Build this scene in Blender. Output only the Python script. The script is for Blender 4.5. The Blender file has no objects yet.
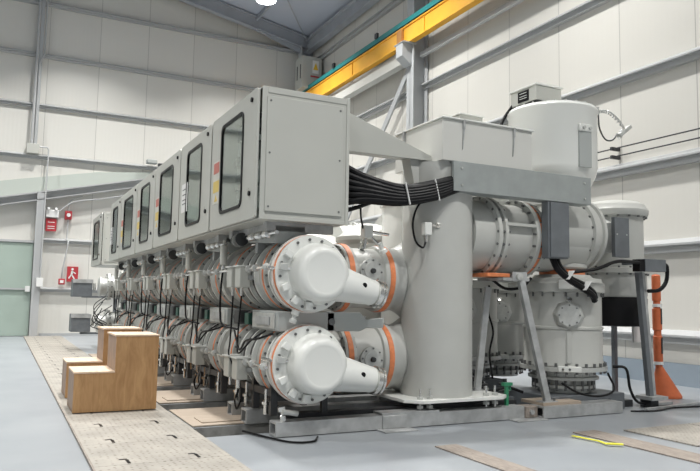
import bpy, bmesh, math, random
from mathutils import Vector, Matrix
random.seed(4)
S = bpy.context.scene
COL = S.collection
PI = math.pi

# ---------------- camera ----------------
cd = bpy.data.cameras.new('camera'); cam = bpy.data.objects.new('camera', cd); COL.objects.link(cam)
YAW, PITCH, ROLL, F = .46633, .09411, .018505, 686.88
cy, sy, cp, sp = math.cos(YAW), math.sin(YAW), math.cos(PITCH), math.sin(PITCH)
fwd = Vector((sy*cp, cy*cp, sp)); rt = Vector((cy, -sy, 0)); up = rt.cross(fwd)
r2 = math.cos(ROLL)*rt + math.sin(ROLL)*up; u2 = -math.sin(ROLL)*rt + math.cos(ROLL)*up
m = Matrix((r2, u2, -fwd)).transposed().to_4x4(); m.translation = Vector((0, 0, 1.5))
cam.matrix_world = m
cd.sensor_width = 36; cd.lens = F/700*36; cd.clip_end = 200
S.camera = cam

# ---------------- world, exposure ----------------
w = bpy.data.worlds.new('world'); S.world = w; w.use_nodes = True
w.node_tree.nodes['Background'].inputs[0].default_value = (.93, .97, 1, 1)
w.node_tree.nodes['Background'].inputs[1].default_value = .3
S.view_settings.view_transform = 'Standard'; S.view_settings.look = 'None'
S.view_settings.exposure = 0.1; S.view_settings.gamma = 1; S.view_settings.use_curve_mapping = False
LAMP_W = 410
LAMPS = [(2.2, .5), (8.15, .5), (2.2, 10.2), (8.15, 10.2), (2.2, 16.9), (8.15, 16.9), (2.2, 23.5), (8.15, 23.5), (-4, .5), (-4, 10.2), (-4, 16.9), (-4, 23.5)]

# ---------------- materials ----------------
def mat(name, col, rough=.5, metal=0, noise=0, nscale=8, bump=0, bscale=40, col2=None, spec=.5):
    mt = bpy.data.materials.new(name); mt.use_nodes = True
    nt = mt.node_tree; b = nt.nodes['Principled BSDF']
    b.inputs['Base Color'].default_value = (*col, 1); b.inputs['Roughness'].default_value = rough
    b.inputs['Metallic'].default_value = metal; b.inputs['Specular IOR Level'].default_value = spec
    tc = nt.nodes.new('ShaderNodeTexCoord')
    if noise or col2:
        n = nt.nodes.new('ShaderNodeTexNoise'); n.inputs['Scale'].default_value = nscale; n.inputs['Detail'].default_value = 6
        nt.links.new(tc.outputs['Object'], n.inputs['Vector'])
        cr = nt.nodes.new('ShaderNodeValToRGB')
        c2 = col2 or tuple(max(0, c*(1-noise)) for c in col)
        cr.color_ramp.elements[0].color = (*c2, 1); cr.color_ramp.elements[1].color = (*col, 1)
        cr.color_ramp.elements[0].position = .35; cr.color_ramp.elements[1].position = .65
        nt.links.new(n.outputs['Fac'], cr.inputs['Fac']); nt.links.new(cr.outputs['Color'], b.inputs['Base Color'])
    if bump:
        n2 = nt.nodes.new('ShaderNodeTexNoise'); n2.inputs['Scale'].default_value = bscale
        nt.links.new(tc.outputs['Object'], n2.inputs['Vector'])
        bp = nt.nodes.new('ShaderNodeBump'); bp.inputs['Strength'].default_value = bump; bp.inputs['Distance'].default_value = .01
        nt.links.new(n2.outputs['Fac'], bp.inputs['Height']); nt.links.new(bp.outputs['Normal'], b.inputs['Normal'])
    return mt

def panel_mat(name, axis, off, col):
    # sandwich wall panels: a joint every 1.82 m and fine vertical ribs
    mt = mat(name, col, .42); nt = mt.node_tree; N = nt.nodes; L = nt.links; b = N['Principled BSDF']
    g = N.new('ShaderNodeNewGeometry'); sx = N.new('ShaderNodeSeparateXYZ'); L.new(g.outputs['Position'], sx.inputs[0])
    def mth(op, a, b_=None, c_=None):
        n = N.new('ShaderNodeMath'); n.operation = op
        for i, v in enumerate((a, b_, c_)):
            if v is None: continue
            if isinstance(v, (int, float)): n.inputs[i].default_value = v
            else: L.new(v, n.inputs[i])
        return n.outputs[0]
    p = sx.outputs[axis]
    t = mth('FLOORED_MODULO', mth('SUBTRACT', p, off), 1.82)
    joint = mth('LESS_THAN', mth('ABSOLUTE', mth('SUBTRACT', t, .91)), .899)   # 1 on the panel, 0 in the joint
    rib = mth('SINE', mth('MULTIPLY', p, 2*PI/.14))
    cell = mth('FLOOR', mth('DIVIDE', mth('SUBTRACT', p, off), 1.82))
    wn = N.new('ShaderNodeTexWhiteNoise'); wn.noise_dimensions = '1D'; L.new(cell, wn.inputs['W'])
    val = mth('ADD', mth('MULTIPLY', wn.outputs['Value'], .05), .95)
    val = mth('MULTIPLY', val, mth('ADD', mth('MULTIPLY', joint, .35), .65))
    mx = N.new('ShaderNodeMix'); mx.data_type = 'RGBA'; mx.inputs['A'].default_value = (0, 0, 0, 1); mx.inputs['B'].default_value = (*col, 1)
    L.new(val, mx.inputs['Factor']); L.new(mx.outputs['Result'], b.inputs['Base Color'])
    bp = N.new('ShaderNodeBump'); bp.inputs['Strength'].default_value = .25; bp.inputs['Distance'].default_value = .01
    L.new(mth('ADD', mth('MULTIPLY', rib, .15), joint), bp.inputs['Height']); L.new(bp.outputs['Normal'], b.inputs['Normal'])
    return mt

def plate_mat():
    mt = mat('tan_tread_plate', (.56, .52, .46), .55); nt = mt.node_tree; N = nt.nodes; L = nt.links; b = N['Principled BSDF']
    tc = N.new('ShaderNodeTexCoord'); v = N.new('ShaderNodeTexVoronoi'); v.inputs['Scale'].default_value = 16
    v.inputs['Randomness'].default_value = .25
    L.new(tc.outputs['Object'], v.inputs['Vector'])
    cr = N.new('ShaderNodeValToRGB'); cr.color_ramp.elements[0].position = .12; cr.color_ramp.elements[1].position = .3
    cr.color_ramp.elements[0].color = (.19, .165, .135, 1); cr.color_ramp.elements[1].color = (.38, .355, .315, 1)
    L.new(v.outputs['Distance'], cr.inputs['Fac'])
    n = N.new('ShaderNodeTexNoise'); n.inputs['Scale'].default_value = 2.5; n.inputs['Detail'].default_value = 5
    L.new(tc.outputs['Object'], n.inputs['Vector'])
    mr = N.new('ShaderNodeMapRange'); mr.inputs['From Min'].default_value = .3; mr.inputs['From Max'].default_value = .7
    mr.inputs['To Min'].default_value = .72; mr.inputs['To Max'].default_value = 1.05
    L.new(n.outputs['Fac'], mr.inputs['Value'])
    mx = N.new('ShaderNodeVectorMath'); mx.operation = 'SCALE'; L.new(cr.outputs['Color'], mx.inputs[0]); L.new(mr.outputs['Result'], mx.inputs['Scale'])
    L.new(mx.outputs[0], b.inputs['Base Color'])
    bp = N.new('ShaderNodeBump'); bp.inputs['Strength'].default_value = .4; bp.inputs['Distance'].default_value = .004
    L.new(v.outputs['Distance'], bp.inputs['Height']); L.new(bp.outputs['Normal'], b.inputs['Normal'])
    return mt

def wood_mat(name, c1, c2, sc=(3, 3, .6)):
    mt = mat(name, c1, .6); nt = mt.node_tree; N = nt.nodes; L = nt.links; b = N['Principled BSDF']
    tc = N.new('ShaderNodeTexCoord'); mp = N.new('ShaderNodeMapping'); mp.inputs['Scale'].default_value = sc
    L.new(tc.outputs['Object'], mp.inputs['Vector'])
    n = N.new('ShaderNodeTexNoise'); n.inputs['Scale'].default_value = 5; n.inputs['Detail'].default_value = 8; n.inputs['Distortion'].default_value = 1.2
    L.new(mp.outputs[0], n.inputs['Vector'])
    cr = N.new('ShaderNodeValToRGB'); cr.color_ramp.elements[0].position = .3; cr.color_ramp.elements[1].position = .7
    cr.color_ramp.elements[0].color = (*c2, 1); cr.color_ramp.elements[1].color = (*c1, 1)
    L.new(n.outputs['Fac'], cr.inputs['Fac']); L.new(cr.outputs['Color'], b.inputs['Base Color'])
    return mt

def glass_mat():
    mt = bpy.data.materials.new('cabinet_glass'); mt.use_nodes = True; nt = mt.node_tree; N = nt.nodes; L = nt.links
    N.remove(N['Principled BSDF']); o = N['Material Output']
    t = N.new('ShaderNodeBsdfTransparent'); t.inputs[0].default_value = (.93, .97, .95, 1)
    g = N.new('ShaderNodeBsdfGlossy'); g.inputs['Roughness'].default_value = .06; g.inputs[0].default_value = (.9, .95, .93, 1)
    m_ = N.new('ShaderNodeMixShader'); m_.inputs[0].default_value = .3
    L.new(t.outputs[0], m_.inputs[1]); L.new(g.outputs[0], m_.inputs[2]); L.new(m_.outputs[0], o.inputs[0]); return mt

def emit_mat(name, col, s):
    mt = mat(name, col); b = mt.node_tree.nodes['Principled BSDF']
    b.inputs['Emission Color'].default_value = (*col, 1); b.inputs['Emission Strength'].default_value = s; return mt

M = dict(
 paint=mat('pale_grey_paint', (.49, .495, .47), .38, noise=.05, nscale=3, bump=.04, bscale=60),
 cabinet=mat('cabinet_grey_paint', (.47, .475, .44), .42, noise=.03, nscale=2),
 cabinet_in=mat('cabinet_interior_grey', (.38, .40, .39), .5),
 cabinet_teal=mat('cabinet_back_plate_green', (.30, .50, .42), .5),  # green tone of some cabinet windows, put on the back plates
 device=mat('device_pale', (.62, .64, .62), .5), device_dark=mat('device_dark', (.07, .075, .08), .4),
 boxpaint=mat('sheet_box_paint', (.56, .56, .53), .45), white=mat('white_paint', (.73, .74, .71), .3, bump=.03, bscale=40),
 cast=mat('cast_aluminium', (.56, .57, .55), .42, metal=.35, noise=.15, nscale=14),
 steel=mat('bright_steel', (.72, .72, .7), .25, metal=1),
 galv=mat('galvanised_steel', (.49, .50, .50), .45, metal=.35, noise=.30, nscale=6, bump=.08, bscale=30),
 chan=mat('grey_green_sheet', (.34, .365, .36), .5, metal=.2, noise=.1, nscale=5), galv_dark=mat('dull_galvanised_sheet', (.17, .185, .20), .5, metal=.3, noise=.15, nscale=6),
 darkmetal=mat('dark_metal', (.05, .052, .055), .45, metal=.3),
 bolt=mat('bolt_steel', (.16, .165, .165), .4, metal=.6),
 rubber=mat('black_rubber', (.008, .008, .009), .38, spec=.18),
 orange=mat('orange_sealing_ring', (.78, .25, .10), .5, noise=.2, nscale=20),
 cone=mat('orange_cone_plastic', (.62, .15, .055), .5, noise=.15, nscale=7),
 yellow=mat('crane_yellow', (.92, .47, .045), .4, noise=.12, nscale=2),
 endstop=mat('brown_stop_plate', (.42, .2, .06), .5), teal=mat('teal_rail', (.02, .22, .22), .5), darkgreen=mat('dark_green_block', (.03, .10, .075), .5), green=mat('green_clamp', (.03, .22, .11), .5),
 notepaper=mat('label_paper', (.58, .57, .52), .5), redfade=mat('faded_red_print', (.50, .16, .13), .5), yellowfade=mat('faded_yellow_print', (.66, .50, .14), .5), tie=mat('white_plastic', (.75, .75, .74), .5), red=mat('red_sign', (.42, .035, .045), .5), signyellow=mat('yellow_label', (.85, .55, .04), .5),
 frame=mat('column_grey', (.45, .465, .475), .5, noise=.08, nscale=2), rafter=mat('rafter_grey', (.42, .445, .485), .55, noise=.12, nscale=1.5),
 girt=mat('girt_galvanised', (.44, .45, .455), .5, metal=.15), curb=mat('plinth_bluegrey', (.25, .30, .35), .6, noise=.08, nscale=2),
 roof=mat('roof_sheet', (.50, .54, .62), .6), wallE=panel_mat('wall_panel_end', 0, -.77, (.66, .65, .61)), wallR=panel_mat('wall_panel_right', 1, 10.3, (.68, .665, .62)),
 wallL=panel_mat('wall_panel_left', 1, 0, (.62, .61, .57)),
 door=mat('pale_green_door', (.36, .44, .39), .5, noise=.05, nscale=1), band=mat('pale_green_panel', (.47, .51, .47), .5),
 floor=mat('blue_grey_floor_coat', (.30, .32, .338), .36, col2=(.255, .275, .298), nscale=.9, bump=.03, bscale=6),
 concrete=mat('pit_concrete', (.3, .3, .29), .8, noise=.3), plate=plate_mat(),
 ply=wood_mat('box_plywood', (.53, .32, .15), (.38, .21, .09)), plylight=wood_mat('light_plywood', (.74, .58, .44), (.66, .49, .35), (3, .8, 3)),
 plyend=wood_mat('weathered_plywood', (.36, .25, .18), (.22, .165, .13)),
 plank=wood_mat('cover_planks', (.44, .37, .30), (.36, .29, .225), (.8, 4, 3)), strip=wood_mat('brown_strip', (.34, .295, .255), (.19, .16, .14), (6, 1.5, 3)),
 glass=glass_mat(), lens=emit_mat('lamp_lens', (.95, .97, 1), 14), tapeyellow=mat('yellow_tape', (.75, .72, .06), .5),
)

# ---------------- mesh builder ----------------
class G:
    def __init__(s): s.v = []; s.f = []
    def add(s, vs, fs):
        o = len(s.v); s.v += [tuple(v) for v in vs]; s.f += [tuple(i+o for i in f) for f in fs]; return s
    def box(s, x0, x1, y0, y1, z0, z1):
        return s.add([(x0,y0,z0),(x1,y0,z0),(x1,y1,z0),(x0,y1,z0),(x0,y0,z1),(x1,y0,z1),(x1,y1,z1),(x0,y1,z1)],
                     [(0,3,2,1),(4,5,6,7),(0,1,5,4),(1,2,6,5),(2,3,7,6),(3,0,4,7)])
    def bar(s, a, b, w, h, up=(0,0,1)):
        a = Vector(a); b = Vector(b); d = (b-a).normalized(); u = Vector(up); sd = d.cross(u)
        if sd.length < 1e-4: sd = d.cross(Vector((1,0,0)))
        sd.normalize(); u = sd.cross(d).normalized(); vs = []
        for p in (a, b):
            for i, j in ((-1,-1),(1,-1),(1,1),(-1,1)): vs.append(p+sd*i*w/2+u*j*h/2)
        return s.add(vs, [(0,1,2,3),(7,6,5,4),(0,4,5,1),(1,5,6,2),(2,6,7,3),(3,7,4,0)])
    def prism(s, pts, axis, a, b):
        n = len(pts)
        def P(p, t):
            q = list(p); q.insert(axis, t); return tuple(q)
        vs = [P(p, a) for p in pts]+[P(p, b) for p in pts]
        return s.add(vs, [tuple(range(n))[::-1], tuple(range(n, 2*n))]+[(i, (i+1) % n, n+(i+1) % n, n+i) for i in range(n)])
    def rev(s, o, ax, prof, seg=40, cap=True):
        o = Vector(o); ax = Vector(ax).normalized()
        u = ax.orthogonal().normalized() if abs(ax.z) < .9 else Vector((1,0,0)); u = (u-ax*u.dot(ax)).normalized(); v = ax.cross(u)
        vs = []; fs = []
        for t, r in prof:
            for i in range(seg):
                a = 2*PI*i/seg; vs.append(o+ax*t+(u*math.cos(a)+v*math.sin(a))*r)
        for k in range(len(prof)-1):
            for i in range(seg):
                j = (i+1) % seg; fs.append((k*seg+i, k*seg+j, (k+1)*seg+j, (k+1)*seg+i))
        if cap:
            fs.append(tuple(range(seg))[::-1]); fs.append(tuple((len(prof)-1)*seg+i for i in range(seg)))
        return s.add(vs, fs)
    def cyl(s, a, b, r, r1=None, seg=24):
        a = Vector(a); b = Vector(b); return s.rev(a, b-a, [(0, r), ((b-a).length, r if r1 is None else r1)], seg)
    def ring(s, o, ax, r_in, r_out, t, seg=40):
        return s.rev(o, ax, [(-t/2, r_in), (-t/2, r_out), (t/2, r_out), (t/2, r_in), (-t/2, r_in)], seg, cap=False)
    def bolts(s, o, ax, R, n, r=.017, h=.05, a0=0, a1=2*PI, ph=.1, seg=6):
        o = Vector(o); ax = Vector(ax).normalized()
        u = ax.orthogonal().normalized(); v = ax.cross(u)
        for i in range(n):
            a = a0+(a1-a0)*i/n+ph; p = o+(u*math.cos(a)+v*math.sin(a))*R
            s.cyl(p-ax*h/2, p+ax*h/2, r, seg=seg)
        return s
    def tube(s, pts, r, seg=10, sub=6):
        P = [Vector(p) for p in pts]; Q = []
        if sub > 1 and len(P) > 2:
            E = [P[0]*2-P[1]]+P+[P[-1]*2-P[-2]]
            for i in range(1, len(E)-2):
                for k in range(sub):
                    t = k/sub; a, b, c, d = E[i-1:i+3]
                    Q.append(.5*((2*b)+(c-a)*t+(2*a-5*b+4*c-d)*t*t+(3*b-a-3*c+d)*t**3))
            Q.append(P[-1])
        else: Q = P
        vs = []; fs = []; u = None
        for i, p in enumerate(Q):
            d = (Q[min(i+1, len(Q)-1)]-Q[max(i-1, 0)]).normalized()
            u = d.orthogonal().normalized() if u is None else (u-d*u.dot(d)).normalized()
            v = d.cross(u)
            for k in range(seg): a = 2*PI*k/seg; vs.append(p+(u*math.cos(a)+v*math.sin(a))*r)
        for i in range(len(Q)-1):
            for k in range(seg): j = (k+1) % seg; fs.append((i*seg+k, i*seg+j, (i+1)*seg+j, (i+1)*seg+k))
        fs.append(tuple(range(seg))[::-1]); fs.append(tuple((len(Q)-1)*seg+k for k in range(seg)))
        return s.add(vs, fs)
    def build(s, name, mt, parent=None, bevel=0, origin=None):
        if parent is not None:
            r = parent
            while r.parent: r = r.parent
            o = r.location.copy()
        elif origin is not None: o = Vector(origin)
        else:
            xs, ys, zs = zip(*s.v); o = Vector(((min(xs)+max(xs))/2, (min(ys)+max(ys))/2, min(zs)))
        me = bpy.data.meshes.new(name)
        me.from_pydata([(v[0]-o.x, v[1]-o.y, v[2]-o.z) for v in s.v], [], s.f)
        bm = bmesh.new(); bm.from_mesh(me); bmesh.ops.recalc_face_normals(bm, faces=bm.faces); bm.to_mesh(me); bm.free()
        me.materials.append(M[mt]); me.polygons.foreach_set('use_smooth', [True]*len(me.polygons)); me.set_sharp_from_angle(angle=.6)
        ob = bpy.data.objects.new(name, me); COL.objects.link(ob)
        if parent is None: ob.location = o
        else: ob.parent = parent
        if bevel:
            b = ob.modifiers.new('bevel', 'BEVEL'); b.width = bevel; b.segments = 2; b.limit_method = 'ANGLE'; b.angle_limit = .9
        return ob

def bolt_set(parent, o, ax, R_, n, r, h, mt='bolt', ph=.1):
    # every bolt its own part; they share one mesh
    o = Vector(o); ax = Vector(ax).normalized(); u = ax.orthogonal().normalized(); v = ax.cross(u)
    root = parent
    while root.parent: root = root.parent
    first = None
    for i in range(n):
        a = 2*PI*i/n+ph; p = o+(u*math.cos(a)+v*math.sin(a))*R_
        if first is None:
            g = G().cyl(p-ax*h/2, p+ax*h/2, r, seg=6); g.v = [tuple(Vector(q)-p+root.location) for q in g.v]
            b = first = g.build('bolt', mt, parent)
        else:
            b = first.copy(); COL.objects.link(b); b.parent = parent
        b.location = p-root.location
def tag(o, label, cat, group=None):
    o['label'] = label; o['category'] = cat
    if group: o['group'] = group
    return o
def thing(name, loc, label, cat, group=None):
    o = bpy.data.objects.new(name, None); COL.objects.link(o); o.location = loc; o.empty_display_size = .1
    return tag(o, label, cat, group)
def struct(o): o['kind'] = 'structure'; return o
def dup(root, d, label=None):
    def cpy(o, par):
        c = o.copy(); COL.objects.link(c)
        if par is not None: c.parent = par
        for ch in o.children: cpy(ch, c)
        return c
    c = cpy(root, None); c.location = root.location+Vector(d)
    if label: c['label'] = label
    return c
bpy.context.view_layer.update()

XR, YE, EAVE = 11.65, 27.6, 13.0
BAY = 1.93

# =================== SETTING ===================
# floor with the open cable pits cut into it
holes = [(2.05, 4.2, y, y+.56) for y in (7.45, 9.33, 11.25, 13.2)]
xs = [-12, 2.05, 4.2, XR]; ys = [-6]+[v for h in holes for v in (h[2], h[3])]+[YE]
g = G()
for i in range(3):
    for j in range(len(ys)-1):
        if i == 1 and j % 2 == 1: continue
        g.add([(xs[i], ys[j], 0), (xs[i+1], ys[j], 0), (xs[i+1], ys[j+1], 0), (xs[i], ys[j+1], 0)], [(0, 1, 2, 3)])
struct(g.build('floor', 'floor', origin=(0, 0, 0)))
g = G()
for x0, x1, y0, y1 in holes:
    g.add([(x0,y0,0),(x1,y0,0),(x1,y1,0),(x0,y1,0),(x0,y0,-.14),(x1,y0,-.14),(x1,y1,-.14),(x0,y1,-.14)], [(0,1,5,4),(1,2,6,5),(2,3,7,6),(3,0,4,7),(4,5,6,7)])
struct(g.build('trim_1', 'concrete'))
def roofz(x): return EAVE+.19*(XR-abs(x))
struct(G().prism([(-12, 0), (XR+.2, 0), (XR+.2, EAVE), (0, roofz(0)+.1), (-12, EAVE)], 1, YE, YE+.2).build('wall_back', 'wallE'))
struct(G().box(XR, XR+.2, -6, YE+.2, 0, EAVE+.1).build('wall_right', 'wallR'))
struct(G().box(-12.2, -12, -6, YE+.2, 0, EAVE+.1).build('wall_left', 'wallL'))
g = G(); g.prism([(XR+.2, EAVE), (0, roofz(0)), (-12.2, EAVE-.1), (-12.2, EAVE+.1), (0, roofz(0)+.2), (XR+.2, EAVE+.2)], 1, -6, YE+.2)
struct(g.build('ceiling', 'roof'))
# plinth along the right and end walls
struct(G().box(XR-.06, XR, -6, YE, 0, .42).build('baseboard_right', 'curb'))
struct(G().box(1.3, XR-.06, YE-.05, YE, 0, .10).build('baseboard_back', 'girt'))

def girt(axis, zt, h, a, b, n):
    # cold-formed rail: bevelled lip that catches the light, web set back below it
    P = [(0, zt), (.1, zt), (.2, zt-.35*h), (.2, zt-.5*h), (.12, zt-.5*h), (.12, zt-h), (0, zt-h)]
    g = G()
    if axis == 'R': g.prism([(XR-d, z) for d, z in P], 1, a, b)
    else: g.prism([(YE-d, z) for d, z in P], 0, a, b)
    return struct(g.build('trim_%d' % n, 'girt'))
n = 2
for z in (1.05, 2.80, 4.49, 6.43, 8.42, 10.3, 11.9):
    girt('R', z, .26 if z < 4.6 else .22, -6, YE, n); n += 1
for z in (1.78, 3.58, 6.66, 8.57, 10.49, 12.5):
    girt('E', z, .17, 1.25 if z < 4 else -12, XR-.2, n); n += 1

# end rafter, eave beam, purlins, bracing
def ibeam_slope(y, n):
    g = G()
    for sgn in (1, -1):
        for d, h, wd in ((-.04, .03, .26), (-.30, .5, .02), (-.56, .03, .26)):
            g.bar((sgn*XR, y, roofz(XR)+d), (0, y, roofz(0)+d), wd, h)
    g.prism([(XR-.1, 12.4), (XR-.1, 12.1), (8.8, roofz(8.8)-.6), (8.8, roofz(8.8)-.5)], 1, y-.02, y+.02)
    return struct(g.build('trim_%d' % n, 'rafter'))
ibeam_slope(27.2, n); n += 1
ibeam_slope(18.0, n); n += 1
g = G()
for d, wd, h in ((.0, .3, .03), (-.28, .02, .54), (-.56, .3, .03)): g.bar((XR-.25, -6, 12.85+d), (XR-.25, YE, 12.85+d), wd, h)
struct(g.build('trim_%d' % n, 'rafter')); n += 1
for x in (9.05, 6.6, 4.1, 1.6, -1, -3.5, -6, -8.5):
    struct(G().box(x-.04, x+.04, -6, YE, roofz(x)-.17, roofz(x)-.01).build('trim_%d' % n, 'rafter')); n += 1
g = G(); g.tube([(9.35, 24.4, roofz(9.35)-.25), (11.4, 27.1, 12.7)], .03, 8, 1); struct(g.build('trim_%d' % n, 'rafter')); n += 1
# side columns (H sections) and their cross bracing
def hcol(x, y, n, z1=12.6):
    g = G().box(x-.28, x+.26, y-.012, y+.012, 0, z1); g.box(x-.28, x-.25, y-.2, y+.2, 0, z1); g.box(x+.23, x+.26, y-.2, y+.2, 0, z1)
    return struct(g.build('trim_%d' % n, 'frame'))
for y in (18.0, 27.2): hcol(XR-.3, y, n); n += 1
g = G(); g.bar((11.35, 18.2, 9.3), (11.35, 22.6, 4.9), .06, .22, up=(0, 1, 1)); g.bar((11.4, 22.6, 4.9), (11.4, 27, .6), .06, .22, up=(0, 1, 1))
struct(g.build('trim_%d' % n, 'frame')); n += 1
# end wall wind column with pipes
struct(G().box(.72, .84, 27.34, 27.58, 6.9, 13.6).build('trim_%d' % n, 'frame')); n += 1
struct(G().box(.95, 1.22, 27.2, 27.58, 0, 5.2).build('trim_%d' % n, 'girt')); n += 1
# sloping girder over the door and green band above it
def slz(x): return 4.93+(x+.25)*.228
g = G().bar((-6, 27.35, slz(-6)), (5.6, 27.35, slz(5.6)), .3, .05); g.bar((-6, 27.35, slz(-6)-.28), (5.6, 27.35, slz(5.6)-.28), .3, .03); g.bar((-6, 27.45, slz(-6)-.14), (5.6, 27.45, slz(5.6)-.14), .03, .28)
struct(g.build('trim_%d' % n, 'girt')); n += 1
struct(G().prism([(-6, slz(-6)+.03), (5.6, slz(5.6)+.03), (5.6, 6.45), (3, 6.2), (.2, 5.66), (-6, 4.3)], 1, 27.52, 27.595).build('trim_%d' % n, 'band')); n += 1
# door
d = struct(G().box(-3.2, .93, 27.45, 27.58, 0.02, 3.36).build('door_1', 'door'))
G().box(-3.2, .95, 27.4, 27.6, 3.37, 3.45).build('door_head', 'girt', d)
G().box(-.4, .86, 27.38, 27.43, 1.66, 1.72).build('push_bar', 'girt', d)
G().box(.74, .9, 27.33, 27.45, 1.6, 1.8).build('door_latch', 'tie', d)

# crane runway
t = thing('crane_rail_beam', (11.05, 10, 9.62), 'yellow crane runway beam running high along the right wall', 'crane beam')
G().box(10.90, 11.12, 3, 27.0, 9.60, 9.64).box(10.92, 11.10, 3, 27.0, 10.16, 10.2).box(10.96, 11.06, 3, 27.0, 9.64, 10.16).build('girder', 'yellow', t)
g = G()
for y in (6.5, 12.2, 17.0, 21.8): g.box(10.93, 10.98, y, y+.03, 9.64, 10.16)
g.build('stiffener', 'yellow', t)
G().box(10.9, 10.95, 3, 27.0, 10.24, 10.4).box(10.93, 11.0, 3, 27, 10.19, 10.24).build('conductor_rail', 'teal', t)
G().box(10.915, 10.945, 3, 27.0, 10.2, 10.24).build('rail_gap', 'rubber', t)
for y in (19.8, 23.2):
    G().box(10.84, 10.92, y, y+.16, 10.38, 10.56).build('collector_bracket', 'darkmetal', t)
t = thing('runway_bracket', (11.15, 18.4, 9.1), 'grey steel bracket carrying the yellow crane beam on the column', 'bracket')
G().prism([(10.72, 9.57), (11.08, 9.57), (11.08, 8.9), (10.98, 8.95), (10.72, 9.15)], 1, 17.9, 18.3).build('corbel', 'frame', t)
G().box(10.7, 11.2, 17.8, 18.4, 9.57, 9.6).build('seat_plate', 'frame', t)
G().box(10.86, 10.945, 18.2, 18.5, 9.64, 10.12).build('joint_plate', 'endstop', bpy.data.objects['crane_rail_beam'])
tag(G().box(11.08, 11.37, 18.2, 27, 9.12, 9.5).build('tie_girder', 'boxpaint'), 'light grey box girder under the yellow crane beam left of column', 'girder')

tag(G().box(11.3, 11.42, 3, 17.8, 9.16, 9.30).build('tie_girder', 'girt'), 'thin grey tie beam along the wall right of the column', 'girder')
# wall cabinet at the crane's end
t = thing('crane_power_box', (11.0, 25.9, 10.4), 'grey switch box with yellow warning label in the upper corner', 'switch box')
G().box(10.62, 11.5, 25.8, 26.6, 10.3, 11.65).build('body', 'cabinet', t, .01)
for x in (10.72, 10.92): pass
G().box(10.6, 10.62, 25.95, 26.0, 10.7, 11.3).build('vent', 'darkmetal', t); G().box(10.6, 10.62, 26.3, 26.35, 10.7, 11.3).build('vent', 'darkmetal', t)
lb = G().box(11.08, 11.36, 25.78, 25.8, 10.95, 11.5).build('warning_label', 'tie', t)
G().prism([(11.11, 11.1), (11.33, 11.1), (11.22, 11.4)], 1, 25.765, 25.78).build('warning_triangle', 'signyellow', lb)
G().box(11.0, 11.42, 25.78, 25.8, 10.78, 10.84).build('label_line', 'red', t)

# lamps
lamp0 = None
for i, (x, y) in enumerate(LAMPS):
    z = 12.55
    if lamp0 is None:
        t = thing('high_bay_lamp', (x, y, z), 'round high bay lamp', 'ceiling lamp')
        G().rev((x, y, z+.02), (0, 0, 1), [(0, .38), (.05, .38), (.14, .28), (.3, .1), (.34, .1)], 32).build('housing', 'frame', t)
        G().cyl((x, y, z), (x, y, z+.02), .36).build('lens', 'lens', t)
        G().cyl((x, y, z+.34), (x, y, roofz(8.15)-.05), .015, seg=8).build('hanger', 'steel', t)
        lamp0 = t
    else:
        t = dup(lamp0, (x-LAMPS[0][0], y-LAMPS[0][1], 0))
    t['label'] = 'glowing round high bay lamp hanging under the roof at the far end' if (x, y) == (8.15, 23.5) else 'round high bay lamp hanging under the roof'
    t['group'] = 'high bay lamps under the roof'
    if t is not lamp0: continue
    ld = bpy.data.lights.new('lamp_light', 'AREA'); ld.shape = 'DISK'; ld.size = .56; ld.spread = math.radians(118); ld.energy = LAMP_W; ld.color = (1, .985, .95)
    lo = bpy.data.objects.new('lamp_light', ld); COL.objects.link(lo); lo.location = (0, 0, -.03); lo.parent = t

# end wall fittings
tag(G().tube([(.66, 27.3, 13.5), (.66, 27.3, 6.95)], .05, 8, 1).tube([(.9, 27.3, 13.5), (.9, 27.3, 10.4), (.76, 27.3, 10.0), (.76, 27.3, 6.95)], .03, 8, 1).build('conduit', 'girt'), 'grey conduit pair running down the end wall from the roof', 'conduit')
tag(G().box(.5, .92, 27.2, 27.5, 6.62, 6.98).build('junction_box', 'cabinet', bevel=.02), 'grey junction box on the girt beside the tall conduit', 'junction box')
tag(G().tube([(.92, 27.3, 6.9), (1.2, 27.3, 6.9), (1.24, 27.3, 6.8), (1.22, 27.12, 5.6), (1.2, 27.12, 2.1)], .028, 8, 1).build('conduit', 'girt'), 'thin conduit dropping from the junction box beside the green door', 'conduit')
tag(G().box(1.08, 1.3, 27.02, 27.18, 1.78, 2.1).build('switch_box', 'tie', bevel=.01), 'small white switch box at the foot of the thin conduit', 'switch box')
t = thing('fire_sign', (1.45, 27.45, 4), 'red fire alarm sign under a white emergency light', 'sign')
G().box(1.3, 1.66, 27.45, 27.6, 3.84, 4.3).build('board', 'red', t)
for z in (3.92, 4.0, 4.15): G().box(1.36, 1.6, 27.44, 27.45, z, z+.025).build('lettering', 'tie', t)
t = thing('emergency_light', (1.5, 27.45, 4.4), 'white emergency light with two lamp heads above the red sign', 'emergency light')
G().box(1.28, 1.72, 27.38, 27.6, 4.34, 4.62).build('case', 'tie', t, .02)
for x in (1.36, 1.62): G().cyl((x, 27.42, 4.65), (x, 27.3, 4.66), .05, seg=14).build('lamp_head', 'tie', t)
t = thing('fire_sounder', (2.0, 27.45, 4.5), 'red fire alarm sounder high on the end wall', 'alarm')
G().box(1.93, 2.17, 27.35, 27.6, 4.3, 4.62).build('case', 'red', t, .02); G().cyl((2.05, 27.35, 4.46), (2.05, 27.3, 4.46), .07).build('horn', 'tie', t)
t = thing('fire_call_point', (1.93, 27.4, 1.9), 'red fire call point on the girt beside the running man sign', 'call point')
G().box(1.83, 2.05, 27.3, 27.42, 1.88, 2.1).build('case', 'red', t, .02); G().box(1.88, 2.0, 27.29, 27.3, 1.94, 2.04).build('button', 'tie', t)
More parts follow.
